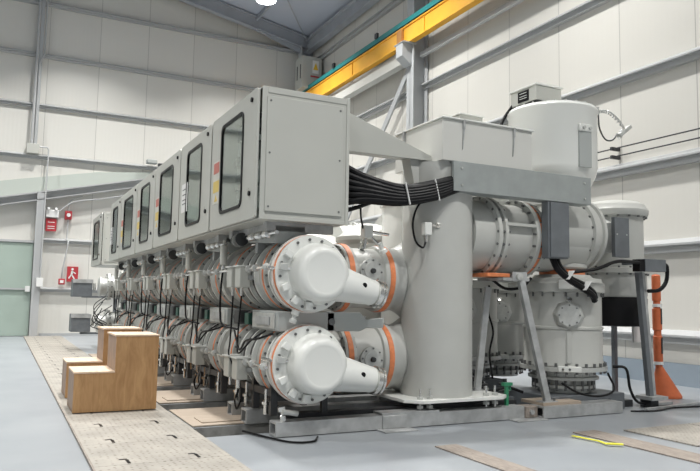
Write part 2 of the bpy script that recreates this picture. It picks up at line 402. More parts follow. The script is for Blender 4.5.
tag(G().tube([(2.05, 27.42, 4.62), (2.1, 27.42, 5.0), (2.5, 27.3, 5.2)], .02, 8).tube([(2.05, 27.42, 4.3), (2.04, 27.42, 3.6), (2.08, 27.25, 3.4), (1.95, 27.25, 2.5), (1.93, 27.36, 2.1)], .025, 8).build('conduit', 'girt'), 'thin crooked conduit joining the sounder and the call point', 'conduit')
tag(G().tube([(1.7, 27.2, 4.55), (2.2, 27.2, 4.95), (3.2, 27.2, 5.15), (4.4, 27.2, 5.45)], .02, 8).build('pipe_run', 'girt'), 'thin pipe following the sloping girder on the end wall', 'pipe')
t = thing('exit_sign', (2.3, 27.45, 2.0), 'red running man fire point sign on the end wall', 'sign')
G().box(2.12, 2.5, 27.45, 27.6, 2.0, 2.56).build('board', 'red', t)
G().cyl((2.3, 27.45, 2.46), (2.3, 27.44, 2.46), .045, seg=12).bar((2.3, 27.44, 2.4), (2.27, 27.44, 2.25), .01, .07).bar((2.27, 27.44, 2.26), (2.18, 27.44, 2.12), .01, .045).bar((2.28, 27.44, 2.26), (2.38, 27.44, 2.1), .01, .045).bar((2.3, 27.44, 2.37), (2.42, 27.44, 2.3), .01, .035).build('pictogram', 'tie', t)
t = thing('wall_lamp', (5.0, 27.2, 6.75), 'small grey floodlight on the end wall rail above the cabinets', 'floodlight')
G().box(4.75, 5.15, 27.1, 27.38, 6.68, 6.84).build('case', 'cabinet_in', t, .03); G().box(5.2, 5.42, 27.15, 27.35, 6.62, 6.72).build('bracket', 'darkmetal', t)

# thin cables on the right wall with stand-offs
for z, lb in ((4.81, 'upper of two thin cables along the right wall'), (4.635, 'lower of two thin cables along the right wall')):
    tag(G().tube([(XR-.22, 4, z), (XR-.22, 12.2, z)], .014, 6, 1).build('wall_cable', 'darkmetal'), lb, 'cable')
t = thing('cable_standoff', (XR-.2, 10.3, 4.6), 'dark stand off clip holding the two wall cables', 'clip')
G().box(XR-.26, XR-.02, 10.32, 10.38, 4.60, 4.67).build('clip', 'darkmetal', t); G().box(XR-.26, XR-.02, 10.32, 10.38, 4.78, 4.85).build('clip', 'darkmetal', t)

# =================== FLOOR FITTINGS ===================
PL = []
y = 5.5
k = 0
ORDW = 'first second third fourth fifth sixth seventh eighth ninth tenth eleventh twelfth thirteenth fourteenth fifteenth sixteenth seventeenth eighteenth nineteenth twentieth'.split()+['twenty '+q for q in 'first second third fourth'.split()]
while y < 27.2:
    x0, x1 = .80, 2.03
    g = G().box(x0, x1, y+.004, y+.946, .002, .018)
    if k == 0:
        t = thing('floor_plate', (1.4, y, 0), '', 'floor plate', 'tan tread plates of the walkway')
        g.build('plate', 'plate', t, .003)
        for sx in (1.09, 1.72):
            G().box(sx-.05, sx+.02, y+.19, y+.225, .0185, .020).box(sx+.0, sx+.03, y+.03, y+.19, .0185, .02).build('lifting_slot', 'rubber', t)
        p0 = t; t['label'] = 'tan tread plate with lifting slots in the walkway beside the switchgear'
    else: dup(p0, (0, k*.95, 0), 'tan tread plate of the walkway, %s from the near end' % ORDW[k])
    y += .95; k += 1
p0['label'] = 'tan tread plate of the walkway, nearest the camera'
tag(G().box(.78, .797, 4.5, 27.2, .002, .03).build('edge_strip', 'strip'), 'thin brown edge strip along the left side of the tan walkway', 'edge strip')
for i, (y0, y1, nm) in enumerate(((8.05, 9.3, 'nearest plywood pit cover behind the first open pit'), (9.93, 11.2, 'plywood pit cover between the second and third open pits'), (11.85, 13.15, 'plywood pit cover just behind the stepped boxes'), (13.8, 15.1, 'far plywood pit cover beyond the stepped boxes'), (15.2, 18.8, 'farthest plywood pit cover near the end of the switchgear'))):
    t = thing('pit_cover', (2.5, y0, 0), nm, 'floor cover')
    G().box(2.06, 3.6, y0, y1, .003, .022).build('board', 'plank', t, .003)
    G().box(2.2, 3.5, y0+.12, y0+.5, .0225, .034).build('batten', 'plank', t)
tag(G().box(4.1, 4.37, 4.2, 6.1, .002, .014).build('trench_strip', 'strip'), 'brown wooden strip in the floor nearest the camera', 'floor strip')
tag(G().box(6.06, 6.42, 3.8, 6.15, .002, .014).build('trench_strip', 'strip'), 'brown wooden strip in the floor beside the yellow tape', 'floor strip')
tag(G().box(6.76, 7.9, 5.05, 6.03, .002, .016).build('cover_plate', 'plate'), 'tan tread cover plate on the floor at the right edge', 'floor plate')
tag(G().box(7.0, 8.4, 4.0, 5.03, .002, .016).box(7.92, 9.2, 5.05, 6.03, .002, .016).build('cover_plate', 'plate'), 'second tan tread cover plate further right', 'floor plate')
tag(G().bar((5.86, 5.95, .02), (5.92, 5.62, .02), .035, .01).bar((5.92, 5.62, .02), (5.87, 5.45, .02), .03, .01).bar((5.87, 5.46, .026), (6.0, 5.36, .026), .045, .014).build('yellow_tape', 'tapeyellow'), 'strip of crumpled yellow tape lying on the floor', 'tape')

# stepped plywood boxes
def step_box(x0, x1, xm, y0, y1, zl, zh, label):
    t = thing('step_box', ((x0+x1)/2, y0, 0), label, 'step box', 'plywood step boxes on the walkway')
    b = .03
    for yy in (y0, y1-.02):
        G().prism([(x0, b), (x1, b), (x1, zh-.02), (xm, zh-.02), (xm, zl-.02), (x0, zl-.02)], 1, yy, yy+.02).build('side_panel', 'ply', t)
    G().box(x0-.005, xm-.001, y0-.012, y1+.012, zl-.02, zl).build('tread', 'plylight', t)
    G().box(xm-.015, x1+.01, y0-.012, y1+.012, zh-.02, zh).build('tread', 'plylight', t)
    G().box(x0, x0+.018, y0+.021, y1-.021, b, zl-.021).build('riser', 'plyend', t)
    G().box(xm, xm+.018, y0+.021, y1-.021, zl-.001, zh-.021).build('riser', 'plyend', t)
    G().box(x1-.018, x1, y0+.021, y1-.021, b, zh-.021).build('back_panel', 'ply', t)
    for xx in (x0+.2, x1-.25):
        for yy in (y0+.06, y1-.16): G().box(xx, xx+.07, yy, yy+.1, .019, b).build('foot', 'strip', t)
step_box(.875, 1.905, 1.365, 9.38, 10.15, .535, 1.0, 'nearer stepped plywood box on the tan walkway')
step_box(.90, 1.93, 1.39, 10.8, 11.5, .54, 1.02, 'farther stepped plywood box partly hidden behind the nearer one')

# =================== CONTROL CABINETS ===================
CX0, CX1, CZ0, CZ1 = 2.41, 3.53, 2.37, 3.86
def cabinet(y0, y1, label, inner='device', sticker='red'):
    t = thing('control_cabinet', ((CX0+CX1)/2, (y0+y1)/2, CZ0), label, 'control cabinet')
    xb = CX0+.05
    g = G().box(xb, CX1, y0, y0+.02, CZ0, CZ1).box(xb, CX1, y1-.02, y1, CZ0, CZ1).box(xb, CX1, y0+.02, y1-.02, CZ0, CZ0+.02).box(xb, CX1, y0+.02, y1-.02, CZ1-.02, CZ1).box(CX1-.02, CX1, y0+.02, y1-.02, CZ0+.02, CZ1-.02)
    g.build('body', 'cabinet', t, .006)
    # rolled rim around the open side
    g = G().box(xb-.005, xb+.06, y0-.008, y0+.001, CZ0, CZ1).box(xb+.06, CX1-.03, y0-.008, y0+.001, CZ1-.07, CZ1).box(xb+.06, CX1-.03, y0-.008, y0+.001, CZ0, CZ0+.04).box(CX1-.03, CX1+.01, y0-.012, y0+.001, CZ0-.01, CZ1+.01)
    g.build('corner_rim', 'cabinet', t, .003)
    G().box(xb+.05, CX1-.08, y0-.022, y0-.002, CZ0+.09, CZ1-.11).build('side_cover', 'cabinet', t, .004)
    for xx in (xb+.09, CX1-.12):
        for zz in (CZ0+.14, CZ0+.74, CZ1-.16): G().cyl((xx, y0-.027, zz), (xx, y0-.02, zz), .012, seg=8).build('cover_screw', 'bolt', t)
    # door on the walkway side with a rounded window
    ya, yb = y0+.025, y1-.012
    wy0, wy1, wz0, wz1 = y0+.50, y1-.46, CZ0+.19, CZ1-.18
    def rrect(y0_, y1_, z0_, z1_, r, nn=5):
        P = []
        for cyy, cz, a in ((y1_-r, z1_-r, 0), (y0_+r, z1_-r, PI/2), (y0_+r, z0_+r, PI), (y1_-r, z0_+r, 1.5*PI)):
            for i in range(nn+1): aa = a+PI/2*i/nn; P.append((cyy+r*math.cos(aa), cz+r*math.sin(aa)))
        return P
    def frame(o, inner_, outer_, xa, xb_):
        n_ = len(inner_); vs = [(xa, *p) for p in outer_]+[(xa, *p) for p in inner_]+[(xb_, *p) for p in outer_]+[(xb_, *p) for p in inner_]
        fs = []
        for i in range(n_):
            j = (i+1) % n_
            fs += [(i, j, n_+j, n_+i), (2*n_+i, 3*n_+i, 3*n_+j, 2*n_+j), (i, 2*n_+i, 2*n_+j, j), (n_+i, n_+j, 3*n_+j, 3*n_+i)]
        return o.add(vs, fs)
    ri = rrect(wy0, wy1, wz0, wz1, .09)
    ro = []
    for (py, pz) in ri:   # push the window outline out to the door's edge
        cyc, czc = (wy0+wy1)/2, (wz0+wz1)/2
        dy, dz = (py-cyc)/((wy1-wy0)/2), (pz-czc)/((wz1-wz0)/2); s_ = 1/max(abs(dy), abs(dz))
        dy *= s_; dz *= s_
        ro.append((yb if dy > .999 else ya if dy < -.999 else cyc+dy*(yb-cyc if dy > 0 else cyc-ya), (CZ1-.012) if dz > .999 else (CZ0+.012) if dz < -.999 else czc+dz*((CZ1-.012)-czc if dz > 0 else czc-(CZ0+.012))))
    dr = frame(G(), ri, ro, CX0, CX0+.028).build('door', 'cabinet', t)
    frame(G(), rrect(wy0+.025, wy1-.025, wz0+.025, wz1-.025, .08), rrect(wy0-.012, wy1+.012, wz0-.012, wz1+.012, .1), CX0-.012, CX0+.02).build('window_gasket', 'rubber', dr)
    G().prism([(p[0], p[1]) for p in rrect(wy0+.02, wy1-.02, wz0+.02, wz1-.02, .08)], 0, CX0+.002, CX0+.008).build('window_pane', 'glass', dr)
    for zz in (CZ0+.3, CZ1-.12): G().cyl((CX0-.02, y0+.2, zz), (CX0, y0+.2, zz), .028, seg=14).build('lock', 'rubber', dr)
    G().box(CX0-.022, CX0-.018, y0+.19, y0+.21, CZ0+.33, CZ0+.36).build('key_flap', 'steel', dr)
    for zz in (CZ0+.25, CZ1-.25): G().cyl((CX0+.01, yb+.004, zz-.05), (CX0+.01, yb+.004, zz+.05), .012, seg=8).build('hinge', 'steel', dr)
    # interior back plate and devices
    G().box(CX0+.34, CX0+.36, y0+.05, y1-.05, CZ0+.05, CZ1-.05).build('back_plate', inner, t)
    rr = random.Random(int(y0*10)); near = y0 < 11
    for q in range(4):
        z_ = CZ0+.2+q*.32
        yy = y0+.2
        while yy < y1-.35:
            w_ = rr.choice((.09, .14, .2)); dk = rr.random() > .6; G().box(CX0+.24, CX0+.34, yy, yy+w_, z_, z_+rr.choice((.12, .2, .16))).build('relay' if dk else 'terminal_unit', 'device_dark' if dk else 'cabinet_in', t); yy += w_+.02
    if sticker:
        sy0, sy1 = wy1+.03, wy1+.33
        if sticker == 'white':
            st = G().box(CX0-.006, CX0-.001, sy0-.1, sy1-.04, CZ0+.42, CZ0+.86).build('notice', 'tie', dr)
            for zz in (.76, .68, .6, .54): G().box(CX0-.009, CX0-.006, sy0-.03, sy1-.1, CZ0+zz, CZ0+zz+.015).build('notice_line', 'device_dark', st)
        else:
            st = G().box(CX0-.006, CX0-.001, sy0, sy1, CZ0+.34, CZ0+.9).build('warning_sticker', 'notepaper', dr)
            G().box(CX0-.009, CX0-.006, sy0+.03, sy1-.03, CZ0+.74, CZ0+.88).build('red_field', 'redfade', st)
            G().box(CX0-.009, CX0-.006, sy0+.02, sy1-.02, CZ0+.49, CZ0+.64).build('yellow_field', 'yellowfade', st)
            G().prism([(sy0+.08, CZ0+.37), (sy1-.08, CZ0+.37), ((sy0+sy1)/2, CZ0+.46)], 0, CX0-.009, CX0-.006).build('warning_triangle', 'yellowfade', st)
    return t
CAB = [(7.10, 8.95), (8.97, 10.78), (10.80, 12.78), (12.80, 14.68), (14.70, 16.83), (16.85, 18.6), (20.4, 22.6)]
cabinet(*CAB[0], 'nearest grey control cabinet with large side panel toward camera')
cabinet(*CAB[1], 'second grey control cabinet with a white paper notice on its door', sticker='white')
cabinet(*CAB[2], 'third grey control cabinet from the near end with green back plate', 'cabinet_teal')
cabinet(*CAB[3], 'fourth grey control cabinet along the row', 'cabinet_teal')
cabinet(*CAB[4], 'fifth grey control cabinet along the row', 'cabinet_teal')
cabinet(*CAB[5], 'sixth grey control cabinet before the gap in the row', 'cabinet_teal', 'white')
cabinet(*CAB[6], 'farthest control cabinet standing apart beyond the gap', sticker=None)

# =================== SWITCHGEAR BAYS ===================
ZU, ZL, BX, YB, YH = 1.79, .78, 3.1, 7.95, 7.75
ORD = ['first', 'second', 'third', 'fourth', 'fifth', 'sixth', 'seventh']
# main bus chambers (axis Y) with branch pipe (axis X)
def bus_chamber(zc, lab, first):
    y0 = 7.22; t = thing('bus_chamber', (BX, y0, zc-.42), lab, 'busbar chamber')
    prof = [(0, .44), (.035, .44), (.037, .385), (.23, .385), (.232, .44), (.262, .44), (.298, .44), (.33, .44), (.332, .375), (.5, .37), (1.2, .37), (1.32, .375), (1.322, .44), (1.356, .44), (1.392, .44), (1.425, .44), (1.427, .385), (BAY-.036, .385), (BAY-.034, .44), (BAY-.002, .44)]
    G().rev((BX, y0, zc), (0, 1, 0), prof, 48).build('shell', 'paint', t)
    for yy in (y0+.28, y0+1.374): G().ring((BX, yy, zc), (0, 1, 0), .40, .446, .036).build('sealing_ring', 'orange', t)
    for yy in (y0+.28, y0+1.374): bolt_set(t, (BX, yy, zc), (0, 1, 0), .412, 20, .016, .12, 'bolt')
    for yy in (y0+.13, y0+.62, y0+.86, y0+1.12): G().ring((BX, yy, zc), (0, 1, 0), .37, .425, .03).build('flange_ring', 'white', t)
    for yy in (y0+.74, y0+.99): G().ring((BX, yy, zc), (0, 1, 0), .365, .40, .06).build('shade_band', 'darkmetal', t)  # dark colour paints the shade in the gaps between flanges
    b = G().rev((BX+.2, YB, zc), (1, 0, 0), [(0, .36), (.46, .36), (.47, .42), (.49, .43), (.60, .43), (.62, .42), (.63, .385), (1.01, .385), (1.02, .42), (1.05, .43), (1.17, .43), (1.2, .43), (1.23, .41), (1.33, .41), (1.37, .38), (1.6, .38)], 48).build('branch_pipe', 'paint', t)
    for xx in (BX+.74, BX+1.31): G().ring((xx, YB, zc), (1, 0, 0), .39, .438, .07).build('sealing_ring', 'orange', b)
    for xx in (BX+.74, BX+1.31): bolt_set(b, (xx, YB, zc), (1, 0, 0), .405, 20, .015, .17, 'bolt')
    # inspection port on the branch
    c = (BX+1.0, YB-.37, zc+.08) if zc > 1 else (BX+1.02, YB-.37, zc+.0)
    p = G().rev(c, (0, -1, 0), [(-.15, .13), (.02, .13), (.03, .155), (.06, .155), (.07, .11), (.085, .11)], 28).build('inspection_port', 'cast', t)
    bolt_set(p, (c[0], c[1]-.06, c[2]), (0, 1, 0), .134, 8, .012, .03, 'bolt')
    G().rev((c[0], c[1]-.08, c[2]), (0, -1, 0), [(0, .035), (.04, .03), (.045, .0001)], 12, False).build('plug', 'darkmetal', p)
    # valve block with stem on top
    v = (BX+1.0, YB-.15, zc+.36)
    G().rev(v, (.3, 0, 1), [(0, .03), (.08, .03), (.085, .05), (.12, .05), (.13, .03), (.17, .03)], 12).build('valve', 'steel', t)
    # inspection window strip between flanges
    G().box(BX-.42, BX-.33, y0+.7, y0+.86, zc-.05, zc+.05).build('lug', 'cast', t)
    return t
def drive(zc, lab, high):
    # little grey gauge boxes on the walkway side, with tie rod and hanging lead
    y0 = 7.9; t = thing('gas_monitor', (2.6, y0, zc-.15), lab, 'gas monitor')
    zb = zc-.16 if high else zc-.24
    for dy in (0, .34):
        bb = G().box(2.52, 2.66, y0+dy, y0+dy+.2, zb, zb+.25).build('monitor_box', 'cabinet', t, .01)
        G().cyl((2.58, y0+dy+.1, zb-.1), (2.58, y0+dy+.1, zb), .022, seg=10).build('gland', 'steel', bb)
        G().box(2.5, 2.7, y0+dy-.01, y0+dy+.21, zb+.25, zb+.265).build('lid', 'white', bb)
    G().tube([(2.6, y0-.78, zb+.22), (2.6, y0+.0, zb+.22)], .018, 8, 1).tube([(2.6, y0+.54, zb+.22), (2.6, y0+1.1, zb+.22)], .018, 8, 1).build('tie_rod', 'steel', t)
    for yy in (-.72, -.35, -.12): G().rev((2.6, y0+yy, zb+.22), (0, 1, 0), [(0, .02), (.01, .045), (.05, .045), (.06, .02)], 10).build('coupling', 'cast', t)
    for yy in (.0, .54): G().bar((2.62, y0+yy, zb+.12), (2.8, y0+yy, zb+.12), .05, .05).build('bracket', 'galv', t)
    return t
def mech(lab):
    t = thing('operating_mechanism', (2.8, 7.2, 1.14), lab, 'operating mechanism')
    G().box(2.75, 3.45, 7.2, 8.08, 1.14, 1.365).build('housing', 'cabinet_in', t, .012)
    cv = G().box(2.735, 2.75, 7.28, 8.02, 1.165, 1.34).build('cover_plate', 'cast', t, .006)
    G().box(2.72, 2.735, 7.42, 7.88, 1.2, 1.3).build('raised_panel', 'galv', cv, .006)
    G().rev((2.87, 8.08, 1.25), (0, 1, 0), [(0, .09), (.1, .09), (.11, .06), (.2, .06), (.21, .1), (.34, .1), (.35, .05), (1.0, .05)], 18).build('drive_shaft', 'darkmetal', t)
    G().box(2.76, 2.86, 8.25, 8.40, 1.18, 1.32).build('terminal_block', 'darkgreen', t)
    G().box(2.74, 2.9, 8.55, 8.8, 1.17, 1.35).build('motor_case', 'darkmetal', t, .02)
    return t
def hanger(lab):
    # framework between cabinet and upper bus
    t = thing('cabinet_support', (3, 7.3, 2.12), lab, 'cabinet support')
    G().box(2.62, 3.45, 7.3, 7.42, 2.27, 2.37).box(2.62, 3.45, 8.6, 8.72, 2.27, 2.37).box(2.7, 2.8, 7.42, 8.6, 2.29, 2.37).build('frame', 'galv', t)
    G().prism([(7.3, 2.34), (8.2, 2.34), (8.25, 2.2), (7.3, 2.13)], 0, 2.72, 3.1).build('gear_case', 'cabinet_in', t, .01)
    rod = G().tube([(2.67, 7.1, 2.235), (2.67, 8.1, 2.24)], .022, 8, 1)
    for yy in (7.35, 7.6, 7.85): rod.rev((2.67, yy, 2.237), (0, 1, 0), [(0, .02), (.01, .05), (.12, .05), (.13, .02)], 10)
    rod.build('linkage', 'steel', t)
    for yy in (8.3, 8.46):
        m_ = G().rev((2.66, yy, 2.24), (0, 1, 0), [(0, .03), (.01, .085), (.04, .085), (.05, .06), (.13, .06), (.14, .03)], 18).build('drum_coupling', 'darkmetal', t)
    G().cyl((2.66, 8.44, 2.24), (2.66, 8.455, 2.24), .087, seg=18).build('rim', 'cast', t)
    for xx in (2.8, 3.3): G().bar((xx, 8.0, 2.05), (xx, 8.0, 2.3), .08, .1).build('post', 'galv', t)
    p = G().rev((2.62, 8.95, 1.93), (0, 0, 1), [(0, .02), (.02, .05), (.26, .05), (.28, .02), (.34, .02)], 14).build('sensor_tube', 'cabinet', t)
    G().cyl((2.62, 8.95, 1.88), (2.62, 8.95, 1.94), .02, seg=8).build('gland', 'steel', p)
    return t
def underframe(lab):
    t = thing('bus_support', (3.1, 7.4, .2), lab, 'support')
    for yy in (7.35, 7.95, 8.45):
        G().box(2.75, 2.83, yy, yy+.06, .2, .55).box(3.38, 3.45, yy, yy+.06, .2, .5).box(2.75, 3.45, yy, yy+.06, .36, .42).build('saddle', 'darkmetal', t)
    for yy in (7.5, 8.2, 8.6): G().rev((2.75, yy, .2), (0, 0, 1), [(0, .03), (.1, .03), (.11, .05), (.14, .05), (.15, .02), (.28, .02)], 10).build('levelling_bolt', 'steel', t)
    G().bar((2.78, 7.4, .45), (2.78, 8.9, .42), .05, .08).build('rail', 'darkmetal', t)
    return t
def lead(pts, lab, r=.011): return tag(G().tube(pts, r, 8).build('cable', 'rubber'), lab, 'cable')

NB = 6
def bay_lab(k): return ORD[k]+' bay from the near end'
ub = bus_chamber(ZU, 'upper bus chamber with orange rings in the first bay', True)
lbz = bus_chamber(ZL, 'lower bus chamber with orange rings in the first bay', True)
du = drive(ZU, 'pair of gas monitor boxes on the upper bus in the first bay', True)
dl = drive(ZL, 'pair of gas monitor boxes on the lower bus in the first bay', False)
me_ = mech('grey mechanism housing between the buses in the first bay')
ha = hanger('support frame under the first control cabinet')
uf = underframe('support under the lower bus in the first bay')
for k in range(1, NB):
    dd = (0, BAY*k, 0)
    dup(ub, dd, 'upper bus chamber with orange rings, %s' % bay_lab(k))
    dup(lbz, dd, 'lower bus chamber with orange rings, %s' % bay_lab(k))
    dup(du, dd, 'pair of grey gauge boxes on upper bus, %s' % bay_lab(k))
    dup(dl, dd, 'pair of grey gauge boxes on lower bus, %s' % bay_lab(k))
    dup(me_, dd, 'grey mechanism housing between the buses, %s' % bay_lab(k))
    dup(ha, dd, 'support frame under the %s control cabinet' % ORD[k])
    dup(uf, dd, 'support under the lower bus, %s' % bay_lab(k))
rc = random.Random(9)
for k in range(NB):
    o = BAY*k; B = bay_lab(k)
    lead([(2.58, 8.0+o, 1.54), (2.56, 8.0+o, 1.25), (2.55, 8.0+o, .98), (2.52, 7.85+o, .86), (2.58, 7.6+o, 1.02), (2.7, 7.45+o, 1.14)], 'black lead from the near upper gauge box, '+B)
    lead([(2.58, 8.34+o, 1.54), (2.57, 8.34+o, 1.2), (2.56, 8.34+o, .96), (2.53, 8.28+o, .82), (2.56, 8.2+o, .7)], 'black lead from the far upper gauge box, '+B)
    lead([(2.62, 8.95+o, 1.9), (2.6, 8.96+o, 1.6), (2.6, 8.95+o, 1.3), (2.62, 8.88+o, 1.15), (2.76, 8.7+o, 1.1)], 'long black lead under the sensor tube, '+B, .014)
    lead([(2.58, 8.0+o, .42), (2.54, 8.0+o, .3), (2.6, 8.1+o, .18), (2.75, 8.4+o, .26)], 'short black lead under the lower gauge boxes, '+B)
    lead([(2.7, 7.2+o, 1.12), (2.56, 7.3+o, 1.06), (2.52, 7.6+o, 1.02), (2.54, 7.9+o, .9), (2.6, 8.3+o, 1.1)], 'slack black lead below the mechanism housing, '+B, .013)

# front end covers of the two buses
def end_cover(zc, dz, lab):
    y = 7.2; t = thing('bus_end_cover', (BX, y, zc-.45), lab, 'end cover')
    G().rev((BX, y+.015, zc), (0, -1, 0), [(0, .445), (.03, .445), (.032, .40), (.085, .40), (.087, .43), (.12, .43), (.125, .30)], 56).build('flange', 'white', t)
    G().ring((BX, y-.043, zc), (0, 1, 0), .395, .43, .05).build('sealing_ring', 'orange', t)
    for i in range(16):
        a = 2*PI*i/16+.1; p = (BX+.385*math.cos(a), y-.05, zc+.385*math.sin(a))
        G().cyl((p[0], y-.125, p[2]), (p[0], y-.095, p[2]), .016, seg=6).build('bolt', 'bolt', t)
    c = (BX+.07, y-.03, zc)
    prof = [(.05, .36), (.09, .345), (.13, .33), (.18, .322), (.23, .315), (.265, .30), (.29, .27), (.30, .235), (.297, .22), (.293, .2), (.292, 0.001)]
    d_ = G().rev(c, (0, -1, 0), prof, 56, False).build('dome', 'white', t)
    # arm: tapering from dome to the round outlet on the right
    A = Vector((BX+.22, y-.11, zc-.08)); B_ = Vector((BX+.78, y-.13, zc-dz))
    ax = (B_-A); Lh = ax.length
    G().rev(A, ax, [(0, .21), (.14, .205), (.27, .185), (.42, .165), (Lh-.06, .15), (Lh-.02, .15), (Lh, .14)], 36).build('side_arm', 'white', t)
    G().rev(B_, ax, [(0, .14), (.012, .165), (.05, .165), (.055, .14), (.08, .14), (.085, .155), (.11, .155), (.115, .1)], 32).build('outlet_rim', 'steel', t)
    q = A+ax*.64
    G().rev((q.x, q.y-.15, q.z+.04), (0, -1, 0), [(-.05, .03), (.02, .03), (.022, .0001)], 14, False).build('port_hole', 'rubber', t)
    for ang in (145, 170, 205, 235, 262):
        a = math.radians(ang); px_, pz_ = BX+.375*math.cos(a), zc+.375*math.sin(a)
        G().bar((BX+.32*math.cos(a), y-.15, zc+.32*math.sin(a)), (BX+.41*math.cos(a), y-.15, zc+.41*math.sin(a)), .075, .06, up=(0, 1, 0)).build('clamp_block', 'white' if ang != 170 else 'cast', t, .006)
    G().tube([(2.62, y+.1, zc+.06), (2.66, y-.02, zc+.05), (2.80, y-.11, zc+.05), (2.86, y-.12, zc+.05)], .02, 8, 4).build('gas_pipe', 'steel', t)
    return t
end_cover(ZU, .20, 'large white domed end cover with side arm on the upper bus')
end_cover(ZL, .19, 'large white domed end cover with side arm on the lower bus')
t = thing('drain_valve', (2.78, 7.1, .3), 'small silver valve below the lower domed end cover', 'valve')
G().rev((2.84, 7.18, .17), (-.2, 0, 1), [(0, .035), (.06, .035), (.07, .02), (.1, .02), (.11, .045), (.16, .045)], 12).build('valve_body', 'steel', t)
G().cyl((2.8, 7.12, .28), (2.98, 7.12, .25), .03, seg=10).build('nozzle', 'cast', t)
t = thing('drain_valve', (2.85, 7.05, 1.3), 'small brass coloured valve hanging under the upper domed end cover', 'valve')
G().rev((2.86, 7.05, 1.24), (.3, 0, 1), [(0, .04), (.04, .04), (.05, .025), (.08, .025), (.09, .045), (.14, .045)], 12).build('valve_body', 'cast', t)
t = thing('spacer_bracket', (3.6, 7.3, 1.2), 'grey rounded bracket plate between the two buses beside the end covers', 'bracket')
G().prism([(3.35, 1.36), (3.78, 1.36), (3.86, 1.28), (4.1, 1.3), (4.1, 1.18), (3.86, 1.18), (3.78, 1.14), (3.35, 1.14)], 1, 7.2, 7.24).build('plate', 'cabinet_in', t, .01)
G().cyl((3.4, 7.17, 1.25), (3.4, 7.2, 1.25), .04, seg=10).build('bolt', 'bolt', t)

# far end of the row
for zc, lb in ((1.7, 'dark grey terminal box on the far end of the upper bus'), (.75, 'dark grey terminal box on the far end of the lower bus')):
    t = thing('terminal_box', (2.0, 20.2, zc-.24), lb, 'terminal box')
    G().box(1.72, 2.22, 20.1, 20.7, zc-.24, zc+.24).build('body', 'galv_dark', t, .01); G().box(1.71, 2.23, 20.08, 20.1, zc+.14, zc+.24).build('lid_lip', 'galv', t)
for zc, lb in ((ZU-.05, 'bright metal flanged end piece of the far upper bus'), (ZL, 'bright metal flanged end piece of the far lower bus')):
    t = thing('bus_end_piece', (2.9, 19, zc-.4), lb, 'end piece')
    G().rev((2.28, 19.35, zc), (1, 0, 0), [(0, .2), (.02, .26), (.07, .26), (.08, .22), (.2, .22), (.22, .36), (.28, .36), (.3, .3), (.55, .3), (.56, .42), (.63, .42), (.64, .34), (1.2, .34)], 36).build('shell', 'cast', t)
    bolt_set(t, (2.54, 19.35, zc), (1, 0, 0), .33, 14, .018, .12, 'bolt')
    G().box(2.23, 2.3, 20.0, 20.1, zc-.1, zc+.1).build('joint', 'steel', t)
for i in range(6):
    a = rc.random()*.3
    lead([(2.3+a, 18.95-.1*i, 1.5-.08*i), (2.15, 18.9-.1*i, 1.25-.1*i), (2.1+a, 18.9, .95-.06*i), (2.45, 18.7, .8-.05*i)], 'black lead looping at the far end of the row, loop %s from the top' % ORD[i])

# base beams across the row
def sq_beam(x0, x1, y0, wd, z0, h, lab):
    th = .022; g = G()
    P = [(y0, z0), (y0+wd, z0), (y0+wd, z0+h), (y0, z0+h)]; Q = [(y0+th, z0+th), (y0+wd-th, z0+th), (y0+wd-th, z0+h-th), (y0+th, z0+h-th)]
    vs = [(x0, *p) for p in P]+[(x1, *p) for p in P]+[(x0, *p) for p in Q]+[(x1, *p) for p in Q]; fs = []
    for i in range(4):
        j = (i+1) % 4; fs += [(i, j, 4+j, 4+i), (8+i, 12+i, 12+j, 8+j), (i, 8+i, 8+j, j), (4+i, 4+j, 12+j, 12+i)]
    return tag(g.add(vs, fs).build('base_beam', 'galv'), lab, 'steel beam')
sq_beam(2.73, 6.18, 7.12, .2, .01, .155, 'front galvanised box beam under the domed end covers')
sq_beam(6.40, 7.84, 7.0, .26, .01, .15, 'short galvanised box beam under the right hand vertical tank')
for k in range(NB):
    for dy, nm in ((.86, 'first'), (1.42, 'second')):
        sq_beam(2.68, 6.6, 7.12+dy+BAY*k, .2, .012, .17, '%s dark box beam across the floor, %s' % (nm, bay_lab(k)))
tag(G().box(3.98, 4.42, 6.92, 7.12, .002, .014).build('shim_plate', 'galv'), 'thin foot plate under the front beam joint', 'foot plate')
tag(G().box(5.92, 6.42, 6.93, 7.12, .002, .014).build('shim_plate', 'galv'), 'thin foot plate between the two front beams', 'foot plate')
t = thing('beam_splice', (4.25, 7.1, .0), 'cast splice clamp joining the front beam halfway', 'splice')
G().box(4.05, 4.38, 7.10, 7.119, .015, .165).build('plate', 'galv', t, .005); G().box(4.05, 4.85, 7.12, 7.34, .166, .19).build('packing', 'galv', t)
t = thing('beam_splice', (6.28, 7.1, 0), 'rusty splice block between the two front beams', 'splice')
G().box(6.19, 6.39, 7.1, 7.3, .015, .16).build('block', 'strip', t, .01); G().cyl((6.28, 7.07, .09), (6.28, 7.1, .09), .035, seg=6).build('nut', 'galv', t)

